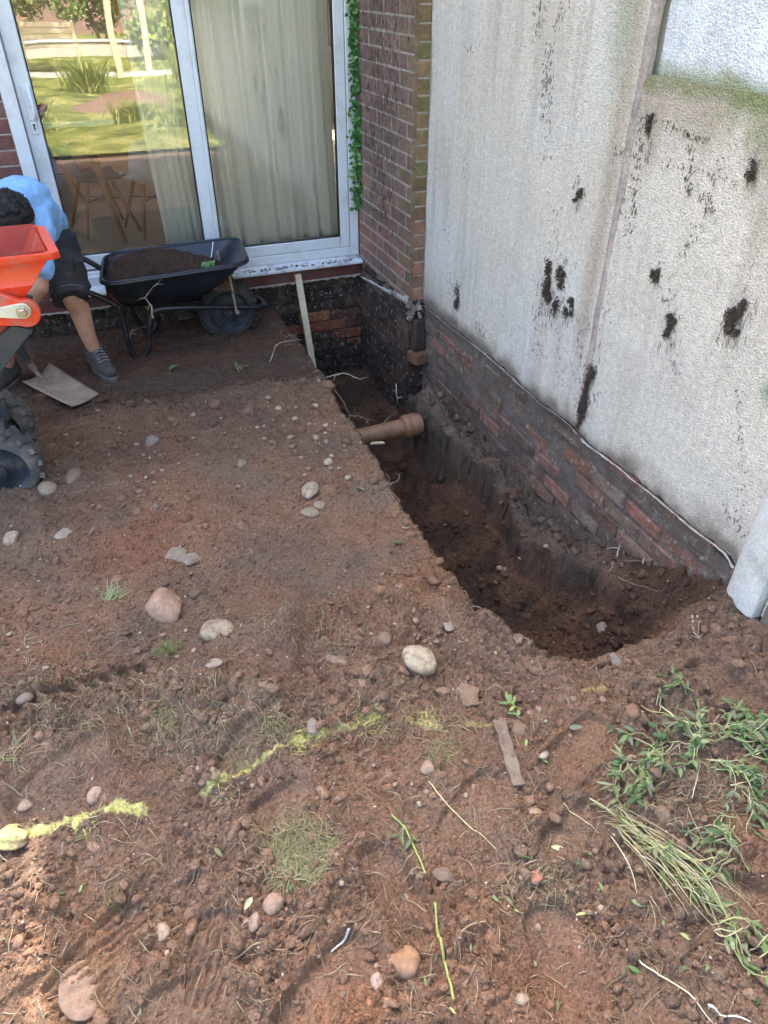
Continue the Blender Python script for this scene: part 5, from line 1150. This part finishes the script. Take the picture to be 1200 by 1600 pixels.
# ================================================================== PLANTS
def fibres(n, seed, region, cols, Lr, lab, name='dry_fibres', w=(.0004, .0011), lift=.012, mask=None):
    r = random.Random(seed); mb = MB()
    for i in range(n):
        px = r.uniform(region[0], region[2]); py = r.uniform(region[1], region[3])
        if mask and not mask(px, py, r): continue
        p = atz(px, py, .08); x, y = p[0], p[1]
        if x > 1.66 or y > 4.5: continue
        a = r.uniform(0, 6.28); L_ = r.uniform(*Lr); cv = r.uniform(-3, 3); XY = []
        for k in range(6): XY.append((x, y)); a += cv*L_/5*8*r.uniform(.2, 1); x += math.cos(a)*L_/5; y += math.sin(a)*L_/5
        X_ = np.array(XY); Z_ = gridz(X_[:, 0], X_[:, 1]); h_ = r.uniform(.2, 1)*lift
        pts = [Vector((X_[k, 0], X_[k, 1], Z_[k]+.001+h_*math.sin(math.pi*k/5))) for k in range(6)]
        mb.col(r.choice(cols)); wd = r.uniform(*w); mb.tube(pts, [wd, wd, wd, wd*.9, wd*.7, wd*.4], 4, cap=False)
    o = mb.build(name, M['root'], None, angle=180); return tag(o, lab, 'fibres', None, 'stuff')
DRY = [(.34, .27, .17), (.26, .19, .12), (.42, .34, .22), (.20, .14, .09)]
fibres(1300, 5, (0, 960, 1200, 1600), DRY, (.02, .075), 'thin dry roots and grass threads over the soil', w=(.0005, .0012))
fibres(2600, 16, (425, 480, 940, 1080), DRY, (.02, .06), 'broken root ends fraying out of the trench lip', name='lip_roots', lift=.02, w=(.0006, .0013), mask=lambda px, py, r: abs(px-np.interp(py, [q[1] for q in EDGE_PX], [q[0] for q in EDGE_PX])) < 14)
turf = [(300, 1150, 330, 60), (480, 1000, 120, 40), (90, 1080, 120, 60), (620, 1130, 160, 50), (260, 1120, 90, 50), (1050, 1250, 120, 60), (840, 1400, 70, 50), (460, 1330, 70, 60)]
def tm(px, py, r): return any(((px-a)/b)**2+((py-c)/d)**2 < r.uniform(.3, 1.2) for a, c, b, d in turf)
fibres(7500, 6, (0, 950, 1200, 1420), [(.26, .23, .12), (.34, .29, .15), (.18, .15, .09), (.42, .36, .22)], (.015, .045), 'matted threads of dead turf in the clods', name='turf_fibres', lift=.016, mask=tm)
OLIVE = [(.20, .20, .08), (.27, .25, .12), (.33, .29, .16), (.16, .18, .06), (.38, .33, .2)]
PAINTY = [(.62, .60, .14), (.5, .48, .14), (.3, .28, .12), (.7, .68, .2)]
tuft(470, 1335, .14, 1500, OLIVE, 'large matted clump of dying olive grass in the foreground', .06, .55)
tuft(172, 935, .06, 70, [(.33, .40, .18), (.5, .5, .3), (.25, .3, .12)], 'pulled tuft of pale green grass left of the pinkish block', .075, .4, dirb=.6)
tuft(262, 1015, .05, 130, [(.16, .24, .07), (.22, .24, .09)], 'small upright green tuft under the lumpy cobble', .045, .3)
tuft(22, 1185, .07, 40, STRAW, 'straw-coloured tuft at the left edge', .075, .35)
tuft(180, 1400, .06, 60, [(.28, .26, .08), (.2, .22, .06)], 'sparse mossy yellow sprig in the lower left soil', .022, .5)
tuft(262, 1125, .08, 150, OLIVE, 'brownish grass tuft right of the tyre print', .05, .6)
tuft(425, 1135, .06, 130, OLIVE, 'olive grass tuft left of the small grey purple pebble', .045, .5)
tuft(580, 1130, .08, 170, OLIVE+PAINTY, 'yellow-sprayed grass tuft in the middle of the paint line', .04, .5)
tuft(470, 1165, .09, 160, OLIVE+PAINTY, 'sprayed grass tuft at the upper end of the left paint stroke', .04, .6)
tuft(690, 1175, .07, 120, OLIVE, 'dry grass tuft right of the sprayed tufts', .045, .6)
tuft(665, 1120, .05, 90, PAINTY+OLIVE, 'small yellow-dusted tuft below the big oval cobble', .03, .5)
tuft(350, 1240, .05, 40, PAINTY+OLIVE, 'few sprayed blades at the lower end of the paint stroke', .04, .6)
tuft(140, 1288, .06, 60, PAINTY+STRAW, 'yellow blades in the left part of the paint line', .035, .6)
tuft(380, 1190, .07, 120, OLIVE, 'dull olive tuft just above the paint line', .04, .6)
# green weeds
pulled_weed(1085, 1180, .6, .12, 44, 'paler green weed filling the middle of the heap', .032)
pulled_weed(1190, 1130, 2.6, .12, 40, 'green weed entering from the right edge at the top of the heap', .032)
pulled_weed(1150, 1330, 2.4, .12, 22, 'straggly pale weed lying right of the straw bundle', .026)
pulled_weed(1080, 1085, 1.9, .10, 26, 'fresh bright green seedling standing at the top of the weed heap', .036, None, .7)
pulled_weed(1130, 1140, -.25, .17, 90, 'dense dark green weed in the middle of the heap on the right', .040)
pulled_weed(1165, 1180, -.2, .16, 70, 'limp green weed hanging off the right side of the heap', .040)
pulled_weed(1100, 1150, 3.0, .13, 56, 'green weed with long pale stems in the heap centre', .038)
pulled_weed(1035, 1165, 3.3, .16, 50, 'leafy green weed stretching left from the heap', .036)
pulled_weed(985, 1190, 3.6, .13, 46, 'outermost green weed at the left tip of the heap', .036)
pulled_weed(1120, 1195, -1.2, .15, 50, 'drooping green weed at the lower side of the heap', .038)
pulled_weed(1165, 1240, -1.4, .14, 26, 'wilted weed below the heap near the right edge', .032)
pulled_weed(1140, 1290, -2.8, .14, 26, 'flattened weed with narrow leaves under the heap', .034)
pulled_weed(1030, 1105, .3, .05, 10, 'tiny dark green sprig left of the seedling', .022)
pulled_weed(820, 1120, 2.0, .06, 14, 'yellow-sprayed sprig above the weathered batten', .032, cols=[(.55, .60, .16), (.3, .4, .14), (.16, .24, .1)])
pulled_weed(378, 580, 1.5, .07, 12, 'small green sprig on the dark soil near the barrow wheel', .035)
pulled_weed(1170, 1500, -.6, .10, 20, 'green weed with broad leaves at the lower right edge', .036)
pulled_weed(1050, 1370, -.9, .13, 36, 'green leafy weed tangled in the middle of the straw bundle', .032)
pulled_weed(1120, 1450, -1.0, .12, 24, 'green weed tangled in the lower end of the straw bundle', .030)
pulled_weed(1010, 1330, -1.0, .08, 16, 'weed leaves caught in the pale straw bundle', .03)
pulled_weed(630, 1300, -2.0, .03, 6, 'small leaves at the foot of the yellow green stalk', .03)
# weed on the barrow load
sg = thing('weed_sprig', 'bright green sprig lying on the soil in the wheelbarrow', 'weed', (.53, 4.13, .475)); mb = MB()
for k in range(13):
    a = random.uniform(0, 6.28); leaf(mb, (random.uniform(-.03, .03), random.uniform(-.02, .02), .005), (math.cos(a), math.sin(a), random.uniform(.2, 1.2)), (0, -.3, 1), random.uniform(.03, .055), .024, random.choice([(.2, .34, .07), (.32, .42, .1), (.15, .3, .1)]), .2, .3)
mb.build('leaf_blades', M['leaf'], sg, angle=180)
# pale stalks (px polylines, radius mm, colour, label)
def stalk(pts, r, col, label, name='stalk', cat='stalk', group=None, lift=.008, arch=.0, tip=.4, straight=False):
    P = [G(a, b) for a, b in pts]; P = smooth_path([Vector((p.x, p.y, 0)) for p in P], 5) if len(P) > 2 else [P[0].lerp(P[1], k/5) for k in range(6)]
    n = len(P); XY = np.array([(p.x, p.y) for p in P]); Z_ = gridz(XY[:, 0], XY[:, 1]); Zt = Z_
    out = [Vector((p.x, p.y, max(Z_[i], Zt[i])+lift+arch*math.sin(math.pi*i/(n-1)))) for i, p in enumerate(P)]
    if straight:
        zz = [p.z for p in out]; a_, b_ = zz[0], zz[-1]; lift2 = max([z-(a_+(b_-a_)*i/(n-1)) for i, z in enumerate(zz)])*.75
        for i, p in enumerate(out): p.z = max(a_+(b_-a_)*i/(n-1)+lift2*math.sin(math.pi*i/(n-1))**.5, Zt[i]+.001)
    rs = [r*(1-(1-tip)*i/(n-1))*random.uniform(.9, 1.1) for i in range(n)]
    return place(MB().col(col).tube(out, rs, 7), name, M['root'], label, cat, group)
YG = (.36, .38, .12); PS = (.55, .50, .33)
stalk([(680, 1413), (688, 1470), (698, 1520), (709, 1565)], .0032, YG, 'thick yellow green stalk lying upright near the bottom edge', tip=.8)
stalk([(612, 1276), (632, 1295), (648, 1330), (665, 1368)], .0027, (.30, .36, .11), 'yellow green stalk with a side leaf above the dark wedge stone', tip=.7)
stalk([(670, 1224), (700, 1262), (740, 1300), (775, 1330)], .0017, (.60, .55, .28), 'thin straight straw running down from the squarish stone')
stalk([(978, 1487), (1020, 1520), (1075, 1555), (1112, 1602)], .0022, PS, 'long pale bent stem at the bottom right')
stalk([(545, 1455), (535, 1475), (518, 1490)], .0030, (.72, .70, .64), 'curved white sliver in the lower middle', tip=.5)
stalk([(1000, 1105), (1060, 1125), (1130, 1140), (1200, 1160)], .0017, (.42, .38, .16), 'thin straw crossing the top of the weed heap')
stalk([(1030, 1105), (1070, 1140), (1100, 1165)], .0022, (.55, .56, .30), 'pale stem slanting through the weed heap', arch=.02)
stalk([(880, 1258), (905, 1280), (935, 1305)], .0014, PS, 'thin pale straw left of the straw bundle')
stalk([(1140, 1230), (1165, 1225), (1200, 1215)], .0018, (.6, .56, .32), 'pale straw pointing at the right edge below the heap')
stalk([(1160, 1480), (1180, 1510), (1200, 1540)], .0022, PS, 'pale stem crossing the lower right corner leaves')
stalk([(1000, 1330), (1080, 1350), (1120, 1346)], .0020, (.45, .5, .2), 'green stem lying across the straw bundle', arch=.01)
stalk([(1105, 1575), (1130, 1590), (1170, 1600)], .0030, (.66, .64, .55), 'whitish dried stem in the bottom right corner')
stalk([(1020, 1190), (1060, 1172), (1095, 1178)], .0013, (.38, .30, .2), 'arching brown root under the weed heap', arch=.02)
stalk([(1045, 1235), (1080, 1232), (1105, 1238)], .0022, (.17, .11, .075), 'dark twig lying below the weed heap')
stalk([(1080, 1250), (1085, 1225), (1092, 1200)], .0014, PS, 'short upright straw beside the dark twig', arch=.02)
for k in range(44):
    q1 = random.uniform(0, .45)**1.3; a0 = 935+250*q1+random.uniform(-18, 22); b0 = 1262+235*q1+random.uniform(-18, 18); t1 = random.uniform(.25, .9)*(1-q1); ex_ = a0+250*t1+random.uniform(-40, 30); ey_ = b0+240*t1**1.1+random.uniform(-55, 45)
    mxp = (a0+ex_)/2+random.uniform(-4, 14); myp = (b0+ey_)/2+random.uniform(-14, 6)
    stalk([(a0, b0), ((a0+ex_)/2+random.gauss(0, 6), (b0+ey_)/2+random.gauss(0, 6)), (ex_, ey_)], random.uniform(.0007, .0015), random.choice(STRAW), 'thin straw stem in the long bundle on the right', name='straw', cat='straw', group='straws of the bundle lying at the right', arch=random.uniform(0, .012), straight=True)
# fallen leaves
LV = [(1045, 1395), (1060, 1460), (1105, 1510), (985, 1410), (1035, 1440), (830, 1345), (905, 1355), (860, 1325), (818, 1430), (1000, 1525), (970, 1525), (870, 1565), (665, 1545), (712, 1588), (768, 1402), (395, 1405), (220, 1578), (130, 1385), (335, 1328), (845, 1190), (822, 1158), (985, 1240), (1015, 1180), (682, 1492), (450, 1395), (1080, 1340), (1160, 1498), (1180, 1380), (940, 1395), (888, 1140), (570, 770), (265, 580), (735, 1490), (790, 1405), (1175, 1305), (1090, 1310), (915, 1430), (350, 1530), (105, 1398), (612, 852), (925, 1340), (960, 1310), (1130, 1470), (1150, 1425), (1060, 1520), (1185, 1560)]
for i, (px, py) in enumerate(LV):
    p = G(px, py); s = pxscale(p); L_ = s*random.uniform(12, 24); a = random.uniform(0, 6.28); mb = MB()
    leaf(mb, (0, 0, .003), (math.cos(a), math.sin(a), random.uniform(0, .25)), (random.uniform(-.3, .3), random.uniform(-.3, .3), 1), L_, L_*random.uniform(.3, .5), random.choice(GREEN+[(.42, .48, .2), (.5, .5, .3)]), random.uniform(0, .3), .3)
    o = mb.build('fallen_leaf', M['leaf'], None, angle=180); o.location = (p.x, p.y, p.z+.004); tag(o, 'single torn green leaf lying loose on the soil', 'leaf', 'loose green leaves on the soil')
# roots sticking out of the trench sides: px polylines with a height for each point
def root(pts, r, col, label, br=0):
    P = []
    for a, b, h in pts:
        p = V3(atz(a, b, h)); g_ = G(a, b)+Vector((0, 0, .005)); P.append(g_ if (g_-cam.location).length < (p-cam.location).length and b > 500 else p)
    sp = smooth_path(P, 5); sp = [p+Vector((random.uniform(-1, 1), random.uniform(-1, 1), random.uniform(-1, 1)))*.003 for p in sp]
    mb = MB().col(col).tube(sp, [r*(1-.75*i/(len(sp)-1)) for i in range(len(sp))], 6)
    for k in range(br):
        b = random.choice(sp[2:-1]); d = Vector((random.uniform(-1, 1), random.uniform(-1, 1), random.uniform(-.6, .6)))*.05; mb.tube([b, b+d*.5+Vector((0, 0, .006)), b+d], [r*.5, r*.4, r*.15], 5)
    return place(mb, 'root', M['root'], label, 'root')
RC = (.30, .22, .16); RP = (.46, .38, .30)
root([(498, 597, .03), (515, 588, .02), (540, 584, 0), (560, 592, -.02), (575, 589, -.02)], .0045, RP, 'forked pale root reaching over the far part of the trench', 4)
root([(422, 565, .05), (432, 540, .07), (450, 533, .08), (472, 530, .07)], .003, RP, 'thin pale root arching beside the timber lath', 1)
root([(520, 605, .0), (535, 625, -.02), (545, 645, -.06), (560, 655, -.1)], .003, RC, 'brown root hanging over the trench edge above the pipe', 3)
root([(545, 650, -.02), (560, 650, -.08), (575, 660, -.10), (570, 672, -.10)], .0028, RC, 'tangled brown root just left of the clay pipe', 5)
root([(598, 662, -.1), (610, 650, -.1), (622, 645, -.12)], .0022, RC, 'short root curling over the clay pipe', 1)
root([(618, 600, -.1), (620, 618, -.15), (622, 632, -.2)], .0032, RP, 'pale root dangling at the foot of the brick corner', 3)
root([(625, 785, .02), (612, 765, .03), (606, 742, .03)], .0025, RC, 'thin root along the trench edge', 1)
root([(608, 760, .0), (622, 750, -.03), (626, 738, -.04)], .0022, RP, 'pale root twig pointing up from the trench edge', 1)
root([(628, 826, .02), (640, 826, -.02), (652, 822, -.04)], .0028, RP, 'short pale root poking out over the trench', 0)
root([(970, 845, -.05), (965, 865, -.1), (958, 880, -.14), (952, 895, -.16)], .0045, RP, 'pale knotted root on the soil slope under the wall', 4)
root([(985, 835, -.02), (978, 850, -.08), (972, 868, -.11)], .004, RP, 'second knotted pale root close above the first', 4)
root([(1005, 880, -.02), (1015, 848, -.0), (1022, 850, -.02), (1022, 872, -.06)], .003, RP, 'pale looped root beside the upright twig', 2)
root([(1033, 880, -.02), (1034, 845, .06), (1035, 812, .12)], .0022, RP, 'thin straight twig standing up against the wall footing', 0)
root([(975, 878, -.10), (1010, 880, -.05), (1050, 882, 0), (1080, 895, .05), (1110, 912, .10)], .0045, (.13, .09, .065), 'long dark root running towards the corner post', 2)
root([(965, 905, -.13), (1000, 918, -.09), (1040, 932, -.03)], .002, RC, 'fine brown root below the long dark one', 1)
root([(927, 1030, -.12), (930, 1045, -.05), (937, 1062, .0)], .0022, RP, 'short pale root at the near rim of the trench', 1)
root([(725, 980, .05), (735, 950, .04), (770, 960, .02), (790, 975, -.02)], .0022, RC, 'brown root crossing the trench rim above the big cobble', 2)
root([(1080, 965, .1), (1085, 990, .08), (1095, 1005, .07)], .003, RP, 'pale root below the corner post', 2)
root([(900, 1030, .0), (905, 1050, .02)], .0018, RC, 'tiny root by the dark grey pebble', 0)
root([(238, 497, .42), (236, 478, .47), (228, 462, .48), (252, 436, .49)], .004, RC, 'root with soil hanging over the side of the wheelbarrow', 6)
root([(205, 540, .04), (203, 525, .08), (210, 515, .1), (245, 505, .12)], .003, RP, 'pale root tangled round the wheelbarrow leg', 2)
# loose chunk clinging to the hanging root
# clumps of creeper root left on the render, and their scattered remains
W_x = lambda r: r.gauss(0, .8)
def wallclump(px, py, w, h, n, label, seed):
    r = random.Random(seed); c = V3(atX(px, py, WX)); s = pxscale(c); mb = MB()
    for _ in range(n//6):
        p = Vector((-.001, W_x(r)*w*s, r.gauss(-.2, .9)*h*s)); mb.col((.13, .10, .08)).tube([p, p+Vector((-.002, r.gauss(0, .004), -.012)), p+Vector((0, r.gauss(0, .006), -.03))], [.0006, .0010, .0003], 4, cap=False)
    pass; W2 = w*s*1.15; H2 = h*s*1.15
    lobes = [(r.uniform(-.75, .75), r.uniform(-.8, .8), r.uniform(.12, .42)) for _ in range(9)]
    for i in range(int(n*1.8)):
        a, b, q = r.choice(lobes); y = W2*(a+r.gauss(0, q*.35)); z = H2*(b+r.gauss(0, q*.45)); k = r.uniform(.5, 1.3); mb.col(tuple(v*k for v in (.075, .055, .042)))
        p = Vector((-r.uniform(0, .016), y, z)); L_ = r.uniform(.004, .015); d = Vector((-r.uniform(0, .5), r.gauss(0, .45), r.gauss(-.7, .8))).normalized()
        mb.tube([p, p+d*L_*.5+Vector((-.003, r.uniform(-1, 1)*.003, 0)), p+d*L_], [.0014, .0016, .0005], 4, cap=False)
        if r.random() < .6: V, F = I1; rr_ = r.uniform(.0012, .0042); mb.add([tuple(Vector(v)*rr_+p) for v in V], F)
    o = mb.build('creeper_root_clump', M['moss'], None, angle=180); o.location = c; return tag(o, label, 'root clump')
wallclump(868, 447, 30, 34, 520, 'widest ragged dark root clump stuck on the left rendered panel', 1)
wallclump(892, 478, 10, 16, 130, 'small dark clump just right below the widest one', 2)
wallclump(1050, 503, 10, 20, 170, 'small upright dark clump on the right rendered panel', 3)
wallclump(1153, 494, 17, 28, 380, 'dark ragged clump on the right panel nearest the right edge', 4)
wallclump(917, 620, 13, 48, 420, 'tall dark tuft at the foot of the wall joint', 5)
wallclump(906, 305, 7, 9, 60, 'small dark speck of root high on the left panel', 6)
wallclump(1018, 192, 6, 12, 60, 'small dark scrap below the mossy ledge', 7)
wallclump(1180, 262, 8, 14, 90, 'dark scrap high on the right panel at the right edge', 8)
wallclump(1028, 424, 7, 13, 80, 'thin dark scrap above the small upright clump', 9)
wallclump(716, 465, 6, 22, 90, 'dark smear low on the left panel near the brick return', 10)
def residue():
    r = random.Random(9); mb = MB()
    lines = [((735, 60), (722, 280), 50), ((740, 70), (736, 200), 25), ((845, 0), (838, 60), 35), ((858, 60), (850, 190), 60), ((865, 110), (850, 260), 40), ((885, 0), (868, 40), 25), ((900, 270), (915, 310), 20), ((870, 290), (860, 420), 35), ((1010, 180), (985, 330), 80), ((995, 300), (975, 400), 50), ((1080, 230), (1075, 300), 50), ((1100, 300), (1115, 330), 30), ((1140, 230), (1040, 470), 40), ((1030, 380), (1060, 600), 40), ((845, 470), (840, 560), 50), ((870, 490), (880, 600), 25), ((1155, 600), (1165, 860), 40), ((1130, 780), (1160, 830), 25), ((700, 430), (712, 480), 30), ((750, 500), (760, 530), 25), ((975, 300), (940, 520), 40), ((912, 480), (905, 640), 60), ((950, 230), (1180, 290), 60), ((690, 340), (700, 380), 12), ((1015, 180), (1110, 220), 60), ((925, 560), (935, 640), 20)]
    for (a, b, n) in lines:
        for _ in range(n):
            t_ = r.random(); px = a[0]+(b[0]-a[0])*t_+r.gauss(0, 5); py = a[1]+(b[1]-a[1])*t_+r.gauss(0, 4); p = V3(atX(px, py, WX)); up_ = p.z > 1.56 and p.y < 2.12
            p.x -= .001 if not up_ else -.03; k = r.uniform(.6, 1.5); mb.col(tuple(v*k for v in (.10, .075, .055))); L_ = r.uniform(.003, .016)*(1 if r.random() < .85 else 1.8); d = Vector((-.1, r.gauss(0, .35), -1)).normalized()
            mb.tube([p, p+d*L_*.5+Vector((-.001, 0, 0)), p+d*L_], [.0006, r.uniform(.0009, .0019), .0004], 4, cap=False)
    # on the brick return too
    for _ in range(1500):
        y = r.gauss(4.22, .20); z = r.uniform(.55, 2.4)
        if not (PY+.03 < y < BY-.03) or (z < .95 and abs(y-4.2) > .2): continue
        p = Vector((PX-.001, y, z)); k = r.uniform(.5, 1.4); mb.col(tuple(v*k for v in (r.choice([(.055, .04, .035), (.16, .12, .10), (.035, .028, .024)])))); L_ = r.uniform(.01, .05)*(1.6 if r.random() < .1 else 1); d = Vector((-.05, r.gauss(0, .28), -1)).normalized()
        mb.tube([p, p+d*L_*.5+Vector((-.003, r.gauss(0, .002), 0)), p+d*L_], [.0006, r.uniform(.0008, .0017), .0003], 4, cap=False)
    o = mb.build('creeper_residue', M['moss'], None, angle=180); tag(o, 'dark hairlike remains of torn-off creeper on the walls', 'creeper remains', None, 'stuff')
residue()
# living ivy in the gap between door frame and brick return
iv = thing('ivy', 'strip of green ivy growing between the white door frame and the brick return', 'ivy', (1.59, BY-.03, .55)); lf = MB(); st = MB().col((.16, .12, .07))
pts = [Vector((1.592+.012*math.sin(z*7), BY-.03, z)) for z in np.arange(.62, 2.62, .1)]; st.tube([p-Vector((1.59, BY-.03, .55)) for p in pts], .004, 6)
for i in range(1300):
    z = random.uniform(.60, 2.6); wd = .008+.014*vn(np.array([z*7]), np.array([2.]))[0]+(.010 if z < 1.1 else 0); 
    if vn(np.array([z*9]), np.array([5.]))[0] < .22: continue
    cx = 1.583+(.008 if z < 1.15 else -.004); b = Vector((cx+random.gauss(0, wd), BY-.045-random.uniform(0, .035), z))-Vector((1.59, BY-.03, .55)); a = random.uniform(0, 6.28)
    leaf(lf, b, (math.cos(a)*.8, -random.uniform(.2, 1), -random.uniform(-.2, 1)), (random.uniform(-.3, .3), -1, .5), random.uniform(.018, .034), random.uniform(.014, .024), random.choice([(.05, .17, .04), (.07, .22, .05), (.04, .12, .035), (.10, .28, .07), (.30, .40, .16)]), .2, .3, 4)
st.build('stem', M['root'], iv); lf.build('foliage', M['leaf'], iv, angle=180)
# debris on the sill
def sillbits():
    mb = MB(); r = random.Random(3)
    for _ in range(170):
        x = r.gauss(1.15, .2) if r.random() < .6 else r.uniform(.7, 1.55)
        if not .6 < x < 1.58: continue
        V, F = I1; q = r.uniform(.0015, .006); k = r.uniform(.6, 1.4); mb.col((.09*k, .065*k, .05*k)); c = Vector((x, r.uniform(BY-.075, BY-.02), .274+r.uniform(0, .006))); mb.add([tuple(Vector((v[0]*q*1.6, v[1]*q, v[2]*q*.7))+c) for v in V], F)
    o = mb.build('sill_dirt', M['moss'], None); tag(o, 'crumbs of soil and moss scattered on the white door sill', 'soil', None, 'stuff')
sillbits()
# ================================================================== GARDEN MIRRORED IN THE PANES
def spoil():
    P = heapmesh(lambda A, B: .02+.30*np.exp(-((A-1.0)/.75)**2-((B+4.3)/.6)**2)*(.7+.6*fbm(A, B, 4, 4, 601))+.03*cell(A, B, 9, 602)[0], -.4, 2.2, -5.5, -3.1, 70, 60)
    C_ = np.zeros(P.shape)+np.array((.30, .19, .13)); C_ *= (.7+.6*fbm(P[..., 0], P[..., 1], 7, 3, 604))[..., None]
    o = MB().grid(P, C_).shift((-1.0, 4.3, 0)).build('spoil_heap', M['clod'], None, angle=180); o.location = (1.0, -4.3, 0); tag(o, 'heap of dug brown soil on the sunny lawn behind the camera', 'soil')
spoil()
def bush(x, y, r, h, cols, label, cat='shrub', n=1500, name='shrub'):
    t_ = thing(name, label, cat, (x, y, .05)); lf = MB(); n = int(n*2.6); rg = random.Random(int(x*10+y*7))
    lobes = [(rg.uniform(-.6, .6)*r, rg.uniform(-.5, .5)*r, rg.uniform(.35, .85)*h, rg.uniform(.35, .6)*r) for _ in range(9)]
    for i in range(n):
        a, b, c, q = rg.choice(lobes); v = Vector((rg.gauss(0, 1), rg.gauss(0, 1), rg.gauss(0, 1))).normalized()*q*rg.uniform(.6, 1.05); p = Vector((a, b, c))+v
        if p.z < .05: continue
        leaf(lf, p, (rg.gauss(0, 1), rg.gauss(0, 1), rg.gauss(0, .7)), (v.x, v.y, v.z+.5), rg.uniform(.10, .20), rg.uniform(.06, .11), rg.choice(cols), .2, .2, 3)
    st_ = MB().col((.14, .10, .07))
    for k in range(4): a, b, c, q = lobes[k]; st_.tube([(0, 0, -.08), (a*.5, b*.5, c*.5), (a, b, c)], [.04, .03, .012], 7)
    st_.build('branches', M['root'], t_); lf.build('foliage', M['leaf'], t_, angle=180); return t_
YGc = [(.34, .42, .08), (.45, .48, .12), (.2, .3, .06)]; DGc = [(.12, .2, .05), (.2, .3, .07), (.3, .4, .1)]; LGc = [(.5, .5, .24), (.4, .44, .18), (.3, .38, .12)]
bush(-3.2, -14.6, 1.7, 3.4, DGc, 'dark green shrub at the back of the garden, far left'); bush(-1.0, -14.8, 1.5, 3.2, LGc, 'pale flowering shrub behind the garden wall'); bush(1.3, -14.4, 1.4, 2.8, DGc, 'bushy dark shrub behind the garden wall')
bush(3.6, -14.8, 1.8, 3.6, YGc, 'yellow green shrub at the back of the garden'); bush(6.4, -14.5, 1.8, 3.2, DGc, 'wide dark shrub at the garden corner'); bush(2.4, -11.8, .8, 1.3, YGc, 'low yellow green shrub in front of the garden wall', n=700); bush(-5.5, -14, 1.8, 3, YGc, 'tall pale shrub at the garden left')
for i, (x, y, h) in enumerate(((-.6, -2.4, .5), (1.5, -1.9, .45), (.4, -6.2, .7), (2.3, -6.6, .8), (-1.6, -5.4, .8), (.9, -2.9, .35), (1.9, -3.0, .6))):
    gt = MB(); rg = random.Random(i)
    for k in range(420):
        a = rg.uniform(0, 6.28); q = rg.gauss(0, .22); b = Vector((q*math.cos(a*3), q*math.sin(a*3), 0)); L_ = h*rg.uniform(.4, 1.1); d = Vector((math.cos(a)*.45, math.sin(a)*.45, 1)); leaf(gt, b, d, (0, 0, 1), L_, .022, rg.choice([(.35, .42, .1), (.5, .5, .16), (.2, .3, .06)]), .5, .2, 4)
    o = gt.build('grass_clump', M['leaf'], None, angle=180); o.location = (x, y, .08); tag(o, ['unmown grass clump on the lawn nearest on the left', 'unmown grass clump by the rendered wall', 'tall grass clump before the pale path', 'tall grass clump right of the posts', 'tall grass clump at the left of the lawn', 'lowest grass clump in front of the spoil heap', 'grass clump right of the spoil heap'][i], 'grass')
gw = thing('garden_wall', 'low pale garden wall across the end of the lawn', 'wall', (0, -13, .05)); MB().bx(-9, 9, -.12, .12, 0, .34).build('wall', M['plaster'], gw, bevel=.01); MB().bx(-9.05, 9.05, -.17, .17, .342, .40).build('coping', M['sillw'], gw, bevel=.01)
for i, (x, y) in enumerate(((1.15, -8.6), (1.75, -8.9))):
    p_ = thing('garden_post', ('tall pale wooden post on the lawn, the left of the pair', 'tall pale wooden post on the lawn, the right of the pair')[i], 'post', (x, y, .08)); MB().bx(-.06, .06, -.06, .06, 0, 2.5).build('post', M['paleWood'], p_, bevel=.006); MB().bx(-.09, .09, -.09, .09, 2.501, 2.55).build('cap', M['paleWood'], p_, bevel=.006)
tr_ = thing('garden_tree', 'garden tree with a bare grey trunk behind the lawn', 'tree', (-.75, -7.5, .05)); MB().col((.12, .10, .085)).tube(smooth_path([(0, 0, -.1), (.03, 0, 1.2), (-.05, .05, 2.4), (.1, 0, 3.6)], 5), [.16]*6+[.12]*5+[.09]*5, 14).tube([(-.03, .05, 2.2), (-.6, .1, 3.2), (-1, .2, 4)], [.08, .05, .02], 8).tube([(.0, 0, 2.6), (.6, -.1, 3.4), (.9, -.2, 4.2)], [.07, .05, .02], 8).build('trunk', M['root'], tr_)
lf = MB(); rg = random.Random(2)
for i in range(1500):
    c = rg.choice([(-.9, .2, 4), (.8, -.2, 4.2), (.1, 0, 4.6), (-.2, .4, 3.9)]); v = Vector((rg.gauss(0, 1), rg.gauss(0, 1), rg.gauss(0, 1))).normalized()*rg.uniform(.5, 1.1); leaf(lf, Vector(c)+v, (rg.gauss(0, 1), rg.gauss(0, 1), rg.gauss(0, 1)), (0, 0, 1), .13, .08, rg.choice(DGc+YGc), .2, .2, 3)
lf.build('crown', M['leaf'], tr_, angle=180)
pt = thing('garden_bench', 'pale wooden garden bench standing on the lawn', 'bench', (-.1, -9.9, .08)); 
for k in range(4): MB().bx(-.6, .6, -.22+k*.12, -.13+k*.12, .42, .45).build('seat_slat', M['paleWood'], pt, bevel=.004)
for k in range(3): MB().bx(-.6, .6, -.27, -.245, .55+k*.13, .64+k*.13).build('back_slat', M['paleWood'], pt, bevel=.004)
for a in (-.55, .55):
    MB().bx(a-.03, a+.03, .15, .21, 0, .42).build('leg', M['paleWood'], pt, bevel=.004); MB().bx(a-.03, a+.03, -.245, -.19, 0, .95).build('leg', M['paleWood'], pt, bevel=.004)
MB().bx
sp_ = MB().bx(-3.5, 3.2, -9.4, -8.7, .0, .13); o = sp_.build('garden_path', M['plaster'], None, bevel=.01); tag(o, kind='structure')
